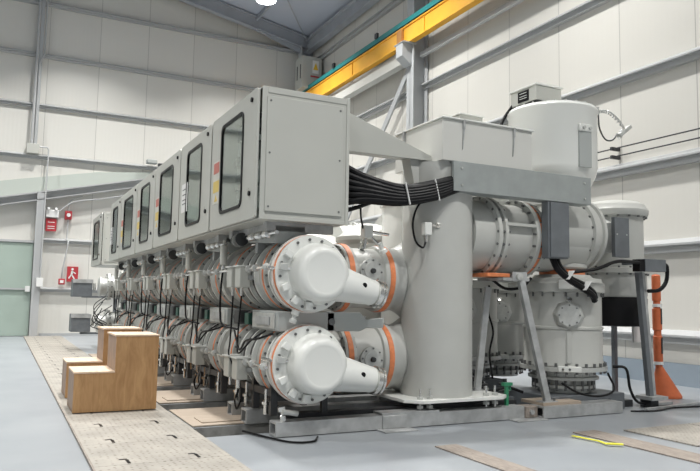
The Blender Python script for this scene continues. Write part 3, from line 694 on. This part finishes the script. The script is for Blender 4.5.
# ---- big vertical breaker tank ----
TX, TY, TR = 5.12, 7.6, .465
def breaker(lab, top):
    t = thing('breaker_tank', (TX, TY, .26), lab, 'breaker tank')
    prof = [(.3, TR), (top-.12, TR)] if top > 3.2 else [(.3, TR), (top-.35, TR), (top-.3, TR+.05), (top-.24, TR+.05), (top-.2, TR-.02), (top-.08, TR-.12), (top-.02, .15), (top, .001)]
    G().rev((TX, TY, 0), (0, 0, 1), prof, 64).build('shell', 'paint', t)
    for zc in (ZU, ZL):   # saddle where the branches meet the tank
        g = G().rev((TX-.70, YB, zc), (1, 0, 0), [(0, .372), (.1, .375), (.2, .38), (.3, .385), (.4, .39), (.5, .39), (.6, .38)], 48)
        q = []
        for x, y, z in g.v:   # smooth saddle that widens upwards and downwards into the tank wall
            f_ = max(0, (x-(TX-.66))/.5); k_ = 1+.6*f_*f_; q.append((x, y, zc+(z-zc)*k_))
        g.v = q; g.build('branch_socket', 'paint', t)
    return t
bk = breaker('tall grey vertical breaker tank in the first bay, seen in full', 3.41)
G().prism([(4.42, 7.25), (4.6, 7.08), (5.8, 7.08), (5.95, 7.2), (5.95, 8.2), (5.8, 8.4), (4.7, 8.4), (4.42, 8.2)], 2, .275, .315).build('base_plate', 'white', bk, .004)
for xx in (4.62, 4.76, 5.62, 5.76):
    for yy in (7.2, 8.2):
        b_ = G().cyl((xx, yy, .17), (xx, yy, .44), .014, seg=8).build('anchor_bolt', 'steel', bk)
        G().cyl((xx, yy, .315), (xx, yy, .35), .042, seg=6).build('nut', 'cast', b_); G().cyl((xx, yy, .205), (xx, yy, .24), .042, seg=6).build('nut', 'cast', b_)
G().prism([(4.9, 2.2), (5.0, 1.95), (5.2, 1.75), (5.3, 1.75)], 1, 7.3, 7.31)
sn = G().box(4.66, 4.76, 7.17, 7.27, 2.33, 2.49).build('density_sensor', 'white', bk, .01)
G().rev((4.76, 7.22, 2.46), (1, 0, 0), [(0, .02), (.08, .02), (.085, .04), (.13, .04), (.135, .02), (.22, .02), (.225, .05), (.25, .05)], 10).build('stem', 'steel', sn)
G().box(4.98, 5.04, 7.22, 7.36, 2.40, 2.54).build('mount', 'white', sn, .01); G().cyl((4.7, 7.22, 2.24), (4.7, 7.22, 2.34), .022, seg=8).build('gland', 'steel', sn)
lead([(4.7, 7.22, 2.26), (4.64, 7.2, 2.17), (4.52, 7.18, 2.25), (4.48, 7.18, 2.48), (4.58, 7.18, 2.72), (4.82, 7.16, 2.88)], 'thin black lead curling from the sensor on the tall tank', .013)
nb = breaker('vertical breaker tank of the second bay, only its domed top showing', 2.72)
nb.location = (TX, TY+BAY, .26)
for k in range(2, NB): dup(nb, (0, BAY*(k-1), 0), 'vertical breaker tank standing in the %s' % bay_lab(k))

t = thing('rear_riser', (5.42, 8.75, .18), 'white upright cylinder with flanged top just behind the tall breaker tank', 'gas chamber')
G().rev((5.42, 8.75, 0), (0, 0, 1), [(.25, .43), (2.9, .43), (2.91, .47), (2.97, .47), (2.98, .43), (3.05, .41), (3.12, .34), (3.15, .2), (3.16, .001)], 56).build('shell', 'white', t)
G().box(5.0, 5.85, 8.4, 9.1, .183, .25).build('pad', 'galv_dark', t)
G().box(4.95, 5.06, 7.2, 7.5, 2.96, 3.28).build('packing_block', 'darkmetal', bk)
# sensor bits above the upper branch
t = thing('valve_block', (4.0, 7.6, 2.15), 'white valve block with small pipes on top of the upper branch pipe', 'valve block')
G().box(3.98, 4.1, 7.5, 7.62, 2.28, 2.44).build('block', 'white', t, .01)
G().tube([(4.1, 7.55, 2.36), (4.35, 7.55, 2.34)], .02, 8, 1).tube([(4.02, 7.55, 2.28), (4.0, 7.55, 2.14)], .02, 8, 1).tube([(4.08, 7.5, 2.28), (4.2, 7.45, 2.16), (4.26, 7.42, 2.12)], .018, 8).build('stem', 'steel', t)
G().rev((4.16, 7.44, 2.22), (.5, 0, -1), [(0, .03), (.09, .03), (.1, .05), (.14, .05)], 10).build('cap', 'white', t)
lead([(3.98, 7.55, 2.4), (3.92, 7.5, 2.55), (3.9, 7.45, 2.7), (3.95, 7.4, 2.86)], 'thin black lead rising from the valve block to the cable bundle', .013)

# ---- horizontal pipe from the tank to the right (axis X) ----
def xpipe(lab):
    zc = 2.42; t = thing('horizontal_chamber', (6.4, YH, 1.9), lab, 'gas chamber')
    G().rev((5.5, YH, zc), (1, 0, 0), [(0, .50), (.33, .50), (.34, .56), (.40, .56), (.41, .515), (.44, .515), (.45, .56), (.50, .56), (.51, .48), (.98, .48), (.99, .56), (1.06, .56), (1.07, .5), (1.12, .5), (1.13, .55), (1.18, .55), (1.19, .45), (2.2, .45)], 56).build('shell', 'paint', t)
    G().ring((6.60, YH, zc), (1, 0, 0), .5, .545, .045).build('sealing_ring', 'orange', t)
    bolt_set(t, (5.93, YH, zc), (1, 0, 0), .535, 20, .02, .2, 'bolt'); bolt_set(t, (6.58, YH, zc), (1, 0, 0), .53, 20, .018, .26, 'bolt')
    G().box(5.95, 6.5, YH-.55, YH-.48, zc+.12, zc+.16).build('seam_rib', 'paint', t)
    G().rev((7.1, YH, zc+.12), (1, 0, 0), [(0, .49), (.5, .49), (.51, .54), (.6, .54), (.61, .5), (.68, .5), (.69, .54), (.74, .54), (.76, .42), (.82, .38), (.86, .2), (.87, .01)], 56).build('far_shell', 'paint', t)
    bolt_set(t, (7.64, YH, zc+.12), (1, 0, 0), .49, 18, .02, .12, 'bolt')
    return t
hx = xpipe('large horizontal grey chamber right of the tall tank, orange ring on it')
for k in range(1, 3): dup(hx, (0, BAY*k, 0), 'large horizontal grey chamber behind, %s' % bay_lab(k))

# ---- right vertical disconnector tank ----
def vtank(lab):
    X, Y = 7.46, 7.75; t = thing('vertical_chamber', (X, Y, .24), lab, 'gas chamber')
    G().rev((X, Y, 0), (0, 0, 1), [(.62, .47), (.63, .575), (.66, .575), (.7, .56), (1.14, .56), (1.15, .575), (1.18, .575), (1.19, .555), (1.66, .555), (1.68, .60), (1.80, .60), (1.82, .57), (1.87, .56), (1.89, .44), (1.93, .40)], 64).build('shell', 'paint', t)
    G().rev((X, Y, 0), (0, 0, 1), [(1.935, .33), (2.0, .33)], 40).build('sealing_ring', 'orange', t)
    G().rev((X, Y, 0), (0, 0, 1), [(2.0, .30), (2.04, .36), (2.08, .36), (2.1, .32), (2.3, .32)], 40).build('neck', 'paint', t)
    bt = G().rev((X, Y, 0), (0, 0, 1), [(.24, .36), (.3, .36), (.31, .44), (.35, .44), (.36, .38), (.42, .38), (.43, .50), (.47, .50), (.48, .45), (.55, .45), (.56, .62), (.62, .62), (.625, .5)], 56).build('base_flanges', 'cast', t)
    bolt_set(bt, (X, Y, .6), (0, 0, 1), .59, 26, .02, .15, 'bolt'); bolt_set(bt, (X, Y, .4), (0, 0, 1), .43, 22, .022, .24, 'bolt')
    bolt_set(t, (X, Y, 1.66), (0, 0, 1), .575, 22, .014, .1, 'bolt')
    # round hatch facing the viewer and vertical seam
    G().box(X-.03-.30, X+.0-.30, Y-.53, Y-.49, .7, 1.15)
    a = math.radians(-90-35); dx, dy = math.cos(a), math.sin(a); ct = Vector((X+dx*.54, Y+dy*.54, 1.35))
    h = G().rev(ct, (dx, dy, 0), [(-.12, .215), (.0, .215), (.03, .205), (.07, .175), (.08, .165), (.085, .001)], 8, False).build('hatch', 'cast', t)
    bolt_set(h, ct+Vector((dx*.085, dy*.085, 0)), (dx, dy, 0), .14, 8, .012, .02, 'bolt')
    G().rev(ct+Vector((dx*.05, dy*.05, .21)), (dx, dy, .6), [(-.03, .045), (.03, .04), (.035, .01)], 14).build('lifting_eye', 'steel', h)
    G().bar(ct+Vector((dx*.01, dy*.01, -.22)), (ct.x+dx*.02, ct.y+dy*.02, .68), .06, .05, up=(dx, dy, 0)).build('seam_rib', 'paint', t)
    G().bar(ct+Vector((dx*.01, dy*.01, .22)), (ct.x+dx*.02, ct.y+dy*.02, 1.66), .03, .04, up=(dx, dy, 0)).build('seam_rib', 'paint', t)
    c2 = Vector((X+dx*.6, Y+dy*.6, 1.78))
    ear = G().bar(c2+Vector((-.11, .09, 0)), c2+Vector((.11, -.09, 0)), .05, .13).build('lug', 'white', t, .008)
    c3 = Vector((X+dx*.6, Y+dy*.6, .6)); G().bar(c3+Vector((-.12, .1, 0)), c3+Vector((.12, -.1, 0)), .07, .08).build('lug', 'white', t, .008)
    for q in (-.08, 0, .08): G().cyl((c3.x+q-.03, c3.y-.03-.6*q, .6), (c3.x+q, c3.y-.0-.6*q, .6), .018, seg=6).build('nut', 'bolt', t)
    return t
vt = vtank('squat grey vertical chamber with a round hatch on the short beam')
v2 = dup(vt, (-.72, 1.5, .05), 'darker vertical chamber with a round hatch behind the leaning legs')
v3 = dup(vt, (.50, BAY+.2, 0), 'vertical chamber hidden behind the squat one with the hatch')
tag(G().box(6.45, 7.12, 7.06, 7.5, .162, .2).build('packing_board', 'plank'), 'thin brown wooden board on the short box beam', 'board')
tag(G().box(6.8, 8.2, 7.28, 8.3, .0, .235).build('base_pad', 'galv_dark', bevel=.01), 'dark steel pad under the squat vertical chamber', 'pad')
tag(G().box(6.1, 7.3, 8.9, 9.7, .05, .285).build('base_pad', 'galv_dark', bevel=.01), 'dark steel pad under the rear vertical chamber', 'pad')
v4 = dup(vt, (-.55, 3.3, 0), 'third vertical chamber far back between the leaning legs')
tag(G().box(2.95, 6.3, 7.42, 7.56, 0, .2).build('shade_bar', 'darkmetal'), 'long dark bar added for the shade behind the front box beam', 'shade filler')  # added dark bar, its colour stands in for shade behind the beam
# clutter between tanks at floor level
for i, (x, y, lb) in enumerate(((5.75, 8.36, 'dark round actuator low behind the tall tank, left one'), (6.25, 8.36, 'dark round actuator low behind the leaning legs, right one'))):
    t = thing('actuator', (x, y, .2), lb, 'actuator')
    G().rev((x, y, .22), (0, 0, 1), [(0, .22), (.04, .22), (.05, .13), (.16, .13), (.17, .2), (.21, .2), (.22, .1), (.3, .1)], 24).build('housing', 'darkmetal', t)
    bolt_set(t, (x, y, .42), (0, 0, 1), .17, 10, .014, .06, 'steel')
    G().box(x-.05, x+.1, y-.2, y-.1, .26, .36).build('terminal', 'galv', t)
    G().box(x-.2, x+.2, y-.2, y+.2, .183, .22).build('stand', 'galv_dark', t)
lead([(5.6, 8.2, .45), (5.95, 7.7, .3), (6.2, 7.5, .36), (6.4, 7.4, .3)], 'black lead lying behind the front beam near the green clamp', .02)
lead([(8.1, 7.4, .6), (8.2, 7.25, .58), (8.22, 7.2, .3), (8.3, 7.15, .12), (8.7, 7.3, .04)], 'black lead bending from the squat chamber flange down to floor', .02)
t = thing('pipe_clamp', (6.0, 7.35, .2), 'small green screw clamp on the front beam', 'clamp')
G().box(5.98, 6.02, 7.24, 7.28, .165, .45).box(5.94, 6.08, 7.23, 7.29, .42, .46).build('frame', 'green', t); G().cyl((6.06, 7.26, .36), (6.06, 7.26, .46), .012, seg=8).build('screw', 'green', t)

# ---- leaning leg frames ----
def leg(a, b, lab):
    t = thing('leaning_leg', b, lab, 'support leg')
    G().bar(a, b, .085, .085).build('tube', 'galv', t, .004)
    G().box(b[0]-.13, b[0]+.13, b[1]-.07, b[1]+.07, b[2]-.015, b[2]).build('foot_plate', 'galv', t)
    for q in (-.09, .09): G().cyl((b[0]+q, b[1]-.04, b[2]), (b[0]+q, b[1]-.04, b[2]+.04), .018, seg=6).build('bolt', 'bolt', t)
leg((6.22, 7.22, 1.80), (6.585, 7.14, .215), 'galvanised leaning leg in front of the squat chamber')
leg((6.0, 7.65, 1.72), (5.86, 7.7, .32), 'galvanised leaning leg close beside the tall tank')
t = thing('leg_bracket', (6.1, 7.3, 1.8), 'galvanised bracket joining the leaning legs under the horizontal chamber', 'bracket')
G().box(5.9, 6.35, 7.2, 7.75, 1.8, 1.84).box(6.05, 6.3, 7.19, 7.2, 1.8, 1.92).build('plate', 'galv', t)
G().rev((6.15, 7.17, 1.86), (0, -1, 0), [(-.1, .05), (.02, .05), (.03, .02)], 12).build('nut', 'cast', t)
t = thing('orange_spacer', (5.95, 7.4, 1.85), 'orange insulating spacer under the horizontal chamber', 'spacer')
G().box(5.72, 6.1, 7.3, 7.7, 1.85, 1.90).build('pad', 'orange', t, .005)
t = thing('support_frame', (8.6, 7.25, 0), 'tall dark galvanised leg right of the squat chamber', 'support leg')
G().bar((8.50, 7.25, 2.0), (8.69, 7.25, .17), .075, .08).build('tube', 'galv_dark', t)
G().bar((8.57, 7.25, 2.0), (8.76, 7.25, .17), .03, .1).build('flange', 'galv', t)
G().box(8.56, 8.9, 7.1, 7.4, .12, .17).build('foot_plate', 'galv', t); G().box(8.6, 8.75, 7.15, 7.35, .0, .12).build('pad', 'darkmetal', t)
tag(G().box(8.7, 9.25, 7.3, 7.42, .01, .05).bar((8.3, 7.0, .03), (9.7, 7.15, .03), .05, .03).build('floor_channel', 'galv'), 'thin steel channel lying on the floor near the orange cone', 'channel')
tag(G().box(7.95, 8.5, 7.4, 7.8, .0, .1).build('dark_block', 'darkmetal'), 'low dark block on the floor right of the short beam', 'block')

# ---- cable channel, post, white cover box, tall tank, top box ----
t = thing('cable_channel', (6.2, 7.05, 2.9), 'dull galvanised cable channel crossing in front of the tanks', 'cable channel')
G().box(5.0, 7.35, 7.05, 7.10, 2.9, 3.285).box(5.0, 7.35, 7.1, 7.28, 2.9, 2.91).box(5.0, 7.35, 7.1, 7.28, 3.275, 3.285).box(7.32, 7.35, 7.1, 7.28, 2.91, 3.275).build('channel', 'chan', t, .004)
for xx in (5.12, 7.22):
    for zz in (2.98, 3.2): G().cyl((xx, 7.035, zz), (xx, 7.05, zz), .014, seg=8).build('screw', 'cast', t)
t = thing('channel_post', (6.72, 7.12, 2.1), 'short galvanised drop box hanging under the cable channel', 'cable box')
G().box(6.56, 6.92, 7.06, 7.19, 2.12, 2.895).build('body', 'galv_dark', t, .004); G().box(6.59, 6.92, 7.04, 7.06, 2.14, 2.88).build('front_cover', 'galv_dark', t)
t = thing('tank_cover_box', (5.6, 7.7, 3.29), 'large pale grey sheet box on top of the tall tank', 'cover box')
G().box(4.86, 6.32, 7.1, 8.27, 3.29, 3.83).build('box', 'boxpaint', t, .006)
G().box(4.84, 6.34, 7.07, 8.29, 3.83, 3.85).build('lid', 'white', t, .004)
for p in ((5.18, 7.09), (6.0, 7.09)):
    G().box(p[0]-.015, p[0]+.015, p[1]-.02, p[1]+.01, 3.72, 3.84).build('latch', 'galv', t)
    G().prism([(p[0]-.01, 3.72), (p[0]+.012, 3.72), (p[0]-.02, 3.45)], 1, p[1]-.01, p[1]+.01).build('latch_stay', 'galv', t)
G().box(4.83, 4.86, 8.0, 8.04, 3.68, 3.84).build('latch', 'galv', t)
t = thing('tall_round_tank', (7.52, 7.98, 3.1), 'tall white round tank above the cable channel at right', 'tank')
G().rev((7.5, 7.97, 0), (0, 0, 1), [(2.98, .45), (3.2, .52), (3.42, .63), (3.5, .655), (3.55, .66), (4.38, .665), (4.41, .685), (4.44, .685), (4.46, .665), (4.48, .66), (4.50, .6), (4.52, .3), (4.53, .001)], 64, False).build('shell', 'white', t)
bolt_set(t, (7.5, 7.97, 4.48), (0, 0, 1), .62, 24, .014, .06, 'cast')
pad = G().bar((7.50, 7.30, 3.5), (7.50, 7.30, 4.05), .22, .03, up=(.1, 1, 0)).build('mounting_pad', 'cabinet_in', t)
G().box(7.38, 7.64, 7.27, 7.31, 4.03, 4.14).build('mounting_lug', 'white', t, .01)
for xx in (7.45, 7.57): G().cyl((xx, 7.24, 4.08), (xx, 7.27, 4.08), .025, seg=10).build('bolt', 'cast', t)
t = thing('nameplate_box', (7.2, 8.0, 4.6), 'small grey box with black nameplate on top of the round tank', 'instrument box')
G().box(6.96, 7.46, 7.72, 8.30, 4.55, 4.775).build('body', 'cabinet', t, .006)
G().box(6.94, 7.48, 7.70, 8.32, 4.775, 4.80).build('lid', 'white', t, .004)
G().box(6.98, 7.44, 7.74, 8.28, 4.52, 4.55).build('gasket', 'darkmetal', t)
npl = G().box(6.95, 6.958, 7.88, 8.12, 4.575, 4.74).build('nameplate', 'rubber', t)
for zz in (4.62, 4.655, 4.70): G().box(6.946, 6.95, 7.92, 8.08, zz, zz+.008).build('plate_line', 'device', npl)
lead([(6.98, 8.28, 4.58), (6.88, 8.35, 4.4), (6.8, 8.36, 4.2), (6.78, 8.3, 3.9)], 'black lead dropping behind the pale cover box from the nameplate box', .025)
tn = [o for o in bpy.data.objects if o.name in ('tall_round_tank', 'nameplate_box')]
for o in tn:
    dup(o, (0, BAY, 0), 'small box just peeping over the pale cover box from behind' if o.name == 'nameplate_box' else 'second tall round tank hidden behind the pale cover box')
t = thing('spring_sensor', (8.4, 7.6, 4.4), 'small grey sensor on a coiled hose beside the round tank', 'sensor')
hp = []
for i in range(60):
    a = i/59; c = Vector((8.05+.62*a, 7.62, 4.46+.10*math.sin(a*PI*.9)-.2*a*a)); hp.append(c+Vector((0, .022*math.cos(i*1.3), .022*math.sin(i*1.3))))
G().tube(hp, .014, 6, 1).build('coiled_hose', 'cast', t)
G().tube([(8.1, 7.6, 4.44), (8.1, 7.58, 4.22), (8.22, 7.58, 4.06), (8.38, 7.58, 4.07), (8.5, 7.6, 4.19)], .012, 8).build('capillary', 'darkmetal', t)
G().bar((8.53, 7.6, 4.16), (8.78, 7.6, 4.34), .09, .06).build('sensor_head', 'cast', t, .01); G().bar((8.64, 7.6, 4.30), (8.55, 7.6, 4.12), .05, .05).build('sensor_neck', 'steel', t)
G().cyl((8.1, 7.62, 4.44), (8.1, 7.62, 4.56), .03, seg=10).build('valve', 'cast', t)

# ---- right hand column behind ----
t = thing('rear_column', (9.0, 8.1, 1.17), 'grey vertical column with domed cap and dark lower band near the right wall', 'gas chamber')
CXX, CYY = 8.93, 8.1
G().rev((CXX, CYY, 0), (0, 0, 1), [(1.63, .48), (1.66, .5), (2.0, .5), (2.01, .54), (2.09, .54), (2.10, .46), (2.92, .46), (2.93, .52), (2.98, .545), (3.03, .545), (3.06, .52), (3.12, .49), (3.17, .4), (3.20, .23), (3.21, .001)], 56, False).build('shell', 'paint', t)
bolt_set(t, (CXX, CYY, 2.96), (0, 0, 1), .5, 18, .02, .12, 'bolt')
bolt_set(t, (CXX, CYY, 2.05), (0, 0, 1), .51, 18, .018, .14, 'bolt')
G().rev((CXX, CYY, 0), (0, 0, 1), [(1.17, .46), (1.18, .50), (1.6, .50), (1.63, .49)], 56).build('dark_band', 'rubber', t)['label'] = 'glossy black lower band'
G().rev((8.05, YH+.1, 2.6), (1, .3, 0), [(0, .28), (.6, .28)], 32).build('side_arm', 'white', t)
for xx, yy in ((8.75, 8.5), (9.35, 8.5)): G().bar((xx, yy, 1.2), (xx, yy, 0.0), .07, .07).build('support_leg', 'galv_dark', t)
t = thing('relay_box', (8.3, 7.4, 2.2), 'flat dark grey box in front of the rear column', 'relay box')
G().box(8.14, 8.44, 7.35, 7.42, 2.22, 2.82).build('body', 'galv_dark', t, .004)
for xx in (8.18, 8.38): G().cyl((xx, 7.34, 2.56), (xx, 7.35, 2.56), .012, seg=8).build('screw', 'cast', t)
G().box(8.2, 8.4, 7.42, 7.62, 2.3, 2.75).build('mount', 'galv', t)
t = thing('channel_end', (8.5, 7.1, 2.0), 'grey box channel with a dark opening on top of the tall leg', 'cable channel')
G().box(8.42, 8.86, 7.05, 7.19, 2.01, 2.19).build('channel', 'galv_dark', t, .004); G().box(8.31, 8.42, 7.06, 7.19, 2.0, 2.18).build('opening', 'rubber', t)
G().box(8.5, 8.6, 7.19, 7.56, 2.12, 2.17).build('arm', 'galv_dark', t)
lead([(6.82, 7.2, 2.14), (6.86, 7.16, 2.0), (7.0, 7.12, 1.86), (7.2, 7.1, 1.78), (7.4, 7.1, 1.68), (7.5, 7.15, 1.6)], 'thick black cable curving from the drop box to the squat chamber', .045)
lead([(6.76, 7.2, 2.14), (6.8, 7.14, 1.98), (6.95, 7.08, 1.84), (7.15, 7.06, 1.74), (7.36, 7.07, 1.64), (7.46, 7.12, 1.56)], 'second thick black cable curving beside the first one', .045)
for p in ((6.93, 7.09, 1.9), (7.2, 7.05, 1.76)): tag(G().bar((p[0]-.05, p[1]-.03, p[2]-.06), (p[0]+.05, p[1]-.03, p[2]+.06), .1, .01).build('cable_tie', 'tie'), 'white tie around the thick curved cables, %s one' % ('upper' if p[0] < 7 else 'lower'), 'cable tie')
lead([(7.1, 7.15, 1.95), (7.4, 7.02, 2.0), (7.8, 7.02, 2.12), (8.32, 7.08, 2.13)], 'black cable running right from the squat chamber to the channel box', .025)
lead([(8.85, 7.1, 2.14), (8.94, 7.1, 2.08), (8.94, 7.12, 1.87), (8.82, 7.15, 1.74), (8.64, 7.2, 1.72)], 'black cable looping around the tall leg beside the orange pole', .03)

# orange cone and pole
t = thing('traffic_cone', (9.75, 7.9, 0), 'orange cone carrying a tall orange slotted pole by the right wall', 'traffic cone')
seg = 36; vs = []; prof = [(0, .24), (.03, .245), (.06, .235), (.5, .055), (.56, .05)]
for z, r in prof:
    for i in range(seg):
        a = 2*PI*i/seg; sh = -.17*(z/.56)
        vs.append((9.92+sh+r*math.cos(a), 7.95+r*math.sin(a), z+.004))
fs = [(k*seg+i, k*seg+(i+1) % seg, (k+1)*seg+(i+1) % seg, (k+1)*seg+i) for k in range(4) for i in range(seg)]+[tuple(range(seg))[::-1], tuple(4*seg+i for i in range(seg))]
G().add(vs, fs).build('cone', 'cone', t)
po = G().rev((9.75, 7.95, .5), (-.012, 0, 1), [(0, .05), (.04, .05), (.05, .072), (.5, .072), (.51, .06), (.6, .06), (.61, .075), (.95, .075), (.96, .055), (1.08, .055), (1.09, .07), (1.5, .07), (1.52, .05), (1.53, .001)], 20).build('pole', 'cone', t)
for z in (.72, 1.2): G().box(9.735, 9.765, 7.868, 7.885, z, z+.26).build('slot', 'darkmetal', po)
for z in (.555, 1.50): G().ring((9.75, 7.95, z+.01), (-.012, 0, 1), .05, .078, .05, 20).build('collar', 'tie', po)
tag(G().box(9.36, 9.54, 8.1, 8.14, .9, 2.15).build('wall_strip', 'tie'), 'narrow white strip board behind the orange pole', 'strip')

# ---- cable duct wedge right of the first cabinet ----
t = thing('cable_duct', (4.2, 7.4, 3.3), 'grey wedge shaped cable duct between first cabinet and tall tank', 'cable duct')
G().prism([(3.65, 3.79), (3.65, 3.335), (4.88, 3.335), (4.88, 3.375)], 1, 7.36, 7.62).build('hood', 'cabinet', t, .004)
G().box(3.65, 4.88, 7.34, 7.36, 3.31, 3.345).build('bottom_lip', 'cabinet', t)
G().prism([(4.56, 3.335), (4.96, 3.335), (4.84, 2.95), (4.64, 2.95)], 1, 7.4, 7.6).build('hopper', 'paint', t)
G().box(3.54, 3.62, 7.4, 8.0, 3.36, 3.42).build('bracket', 'galv', t)
# ---- cable bundle ----
for i in range(24):
    a = i % 4; b = i//4
    y = 7.12+.06*a; z = .036*b+(.018 if a % 2 else 0)
    st = 3.13-.085*(5-b)
    lead([(3.38, y+.3, st+.06), (3.58, y+.17, st-.03), (3.82, y+.04, 2.74+z+(st-2.9)*.22), (4.3, y-.02, 2.70+z), (4.75, y-.04, 2.79+z), (5.15, y-.01, 2.94+z*.8), (5.5, y+.02, 2.96+z*.8)],
         'thick black cable of the bundle, sagging from cabinet to cable channel', .037)['group'] = 'black cables bundled behind the first cabinet'
for x, z in ((4.32, 2.80), (4.75, 2.88)):
    k_ = tag(G().bar((x-.03, 7.055, z+.14), (x+.04, 7.055, z-.13), .012, .02, up=(0, 1, 0)).build('cable_tie', 'tie'), 'white tie around the black cable bundle, %s' % {4.32: 'the one nearer the cabinet', 4.75: 'the one nearer the channel'}[x], 'cable tie')
for i, z in enumerate((2.66, 2.56)):
    lead([(3.5, 7.5, z-.02), (3.8, 7.45, z+.07), (4.2, 7.5, z+.22), (4.6, 7.6, z+.3)], 'thin black cable below the bundle, %s one' % ('upper' if i == 0 else 'lower'), .03)

t = thing('cabinet_stand', (2.9, 20.5, 0), 'dark stand carrying the farthest control cabinet', 'stand')
for yy in (20.55, 22.3): G().box(3.1, 3.2, yy, yy+.1, 0, 2.37).build('post', 'galv_dark', t)
for zz in (.3, 1.4): G().box(3.1, 3.2, 20.65, 22.3, zz, zz+.1).build('rail', 'galv_dark', t)
for zc in (ZU-.35, ZL-.35): G().box(2.0, 3.2, 20.5, 20.65, zc, zc+.05).build('bracket', 'galv_dark', t)

tag(G().box(5.8, 8.6, 11.9, 12.1, 0, .75).build('shade_block', 'galv_dark'), 'dark block added for the shade at the back between the tanks', 'steel beam')  # added dark filler, covers bright floor where the gap lies in shade

for i, (x, y, nm) in enumerate(((5.7, 8.95, 'small dark valve behind the tall tank at floor level, left one'), (6.05, 7.85, 'small dark valve just behind the front beam near the green clamp'), (6.4, 7.78, 'small dark valve behind the foot of the leaning leg'))):
    t = thing('drain_valve', (x, y, .2), nm, 'valve')
    G().rev((x, y, .2 if y < 8.3 else .25), (0, 0, 1), [(0, .07), (.05, .07), (.06, .035), (.14, .035), (.15, .09), (.18, .09), (.19, .03), (.24, .03)], 14).build('valve_body', 'darkmetal', t)
    G().cyl((x-.1, y, .3), (x+.1, y, .3), .03, seg=10).build('port', 'steel', t)
    G().box(x-.09, x+.09, y-.09, y+.09, 0, .2 if y < 8.3 else .25).build('stand', 'galv_dark', t)
lead([(5.62, 7.95, 1.2), (5.85, 7.85, .9), (5.8, 7.8, .6), (6.0, 7.75, .4)], 'black lead hanging between the tall tank and the leaning legs', .016)
lead([(6.3, 8.0, 1.75), (6.2, 7.9, 1.4), (6.25, 7.85, 1.1), (6.15, 7.8, .8), (6.2, 7.8, .45)], 'black lead hanging behind the leaning legs', .014)
lead([(5.95, 7.5, 1.82), (6.1, 7.4, 1.7), (6.3, 7.3, 1.72), (6.55, 7.4, 1.85)], 'black lead drooping under the horizontal chamber', .02)
lead([(6.95, 7.25, .42), (7.1, 7.08, .3), (7.5, 7.08, .24), (7.9, 7.2, .3), (8.05, 7.45, .5)], 'black lead lying around the base of the squat chamber', .016)
lead([(8.0, 7.0, .02), (8.4, 6.9, .018), (8.9, 7.02, .018), (9.4, 6.95, .018)], 'thin dark lead lying on the floor before the tall leg', .012)
lead([(2.5, 7.55, .02), (2.75, 6.85, .018), (3.0, 6.75, .018), (3.15, 6.95, .018)], 'thin black lead lying on the floor by the front beam end', .012)
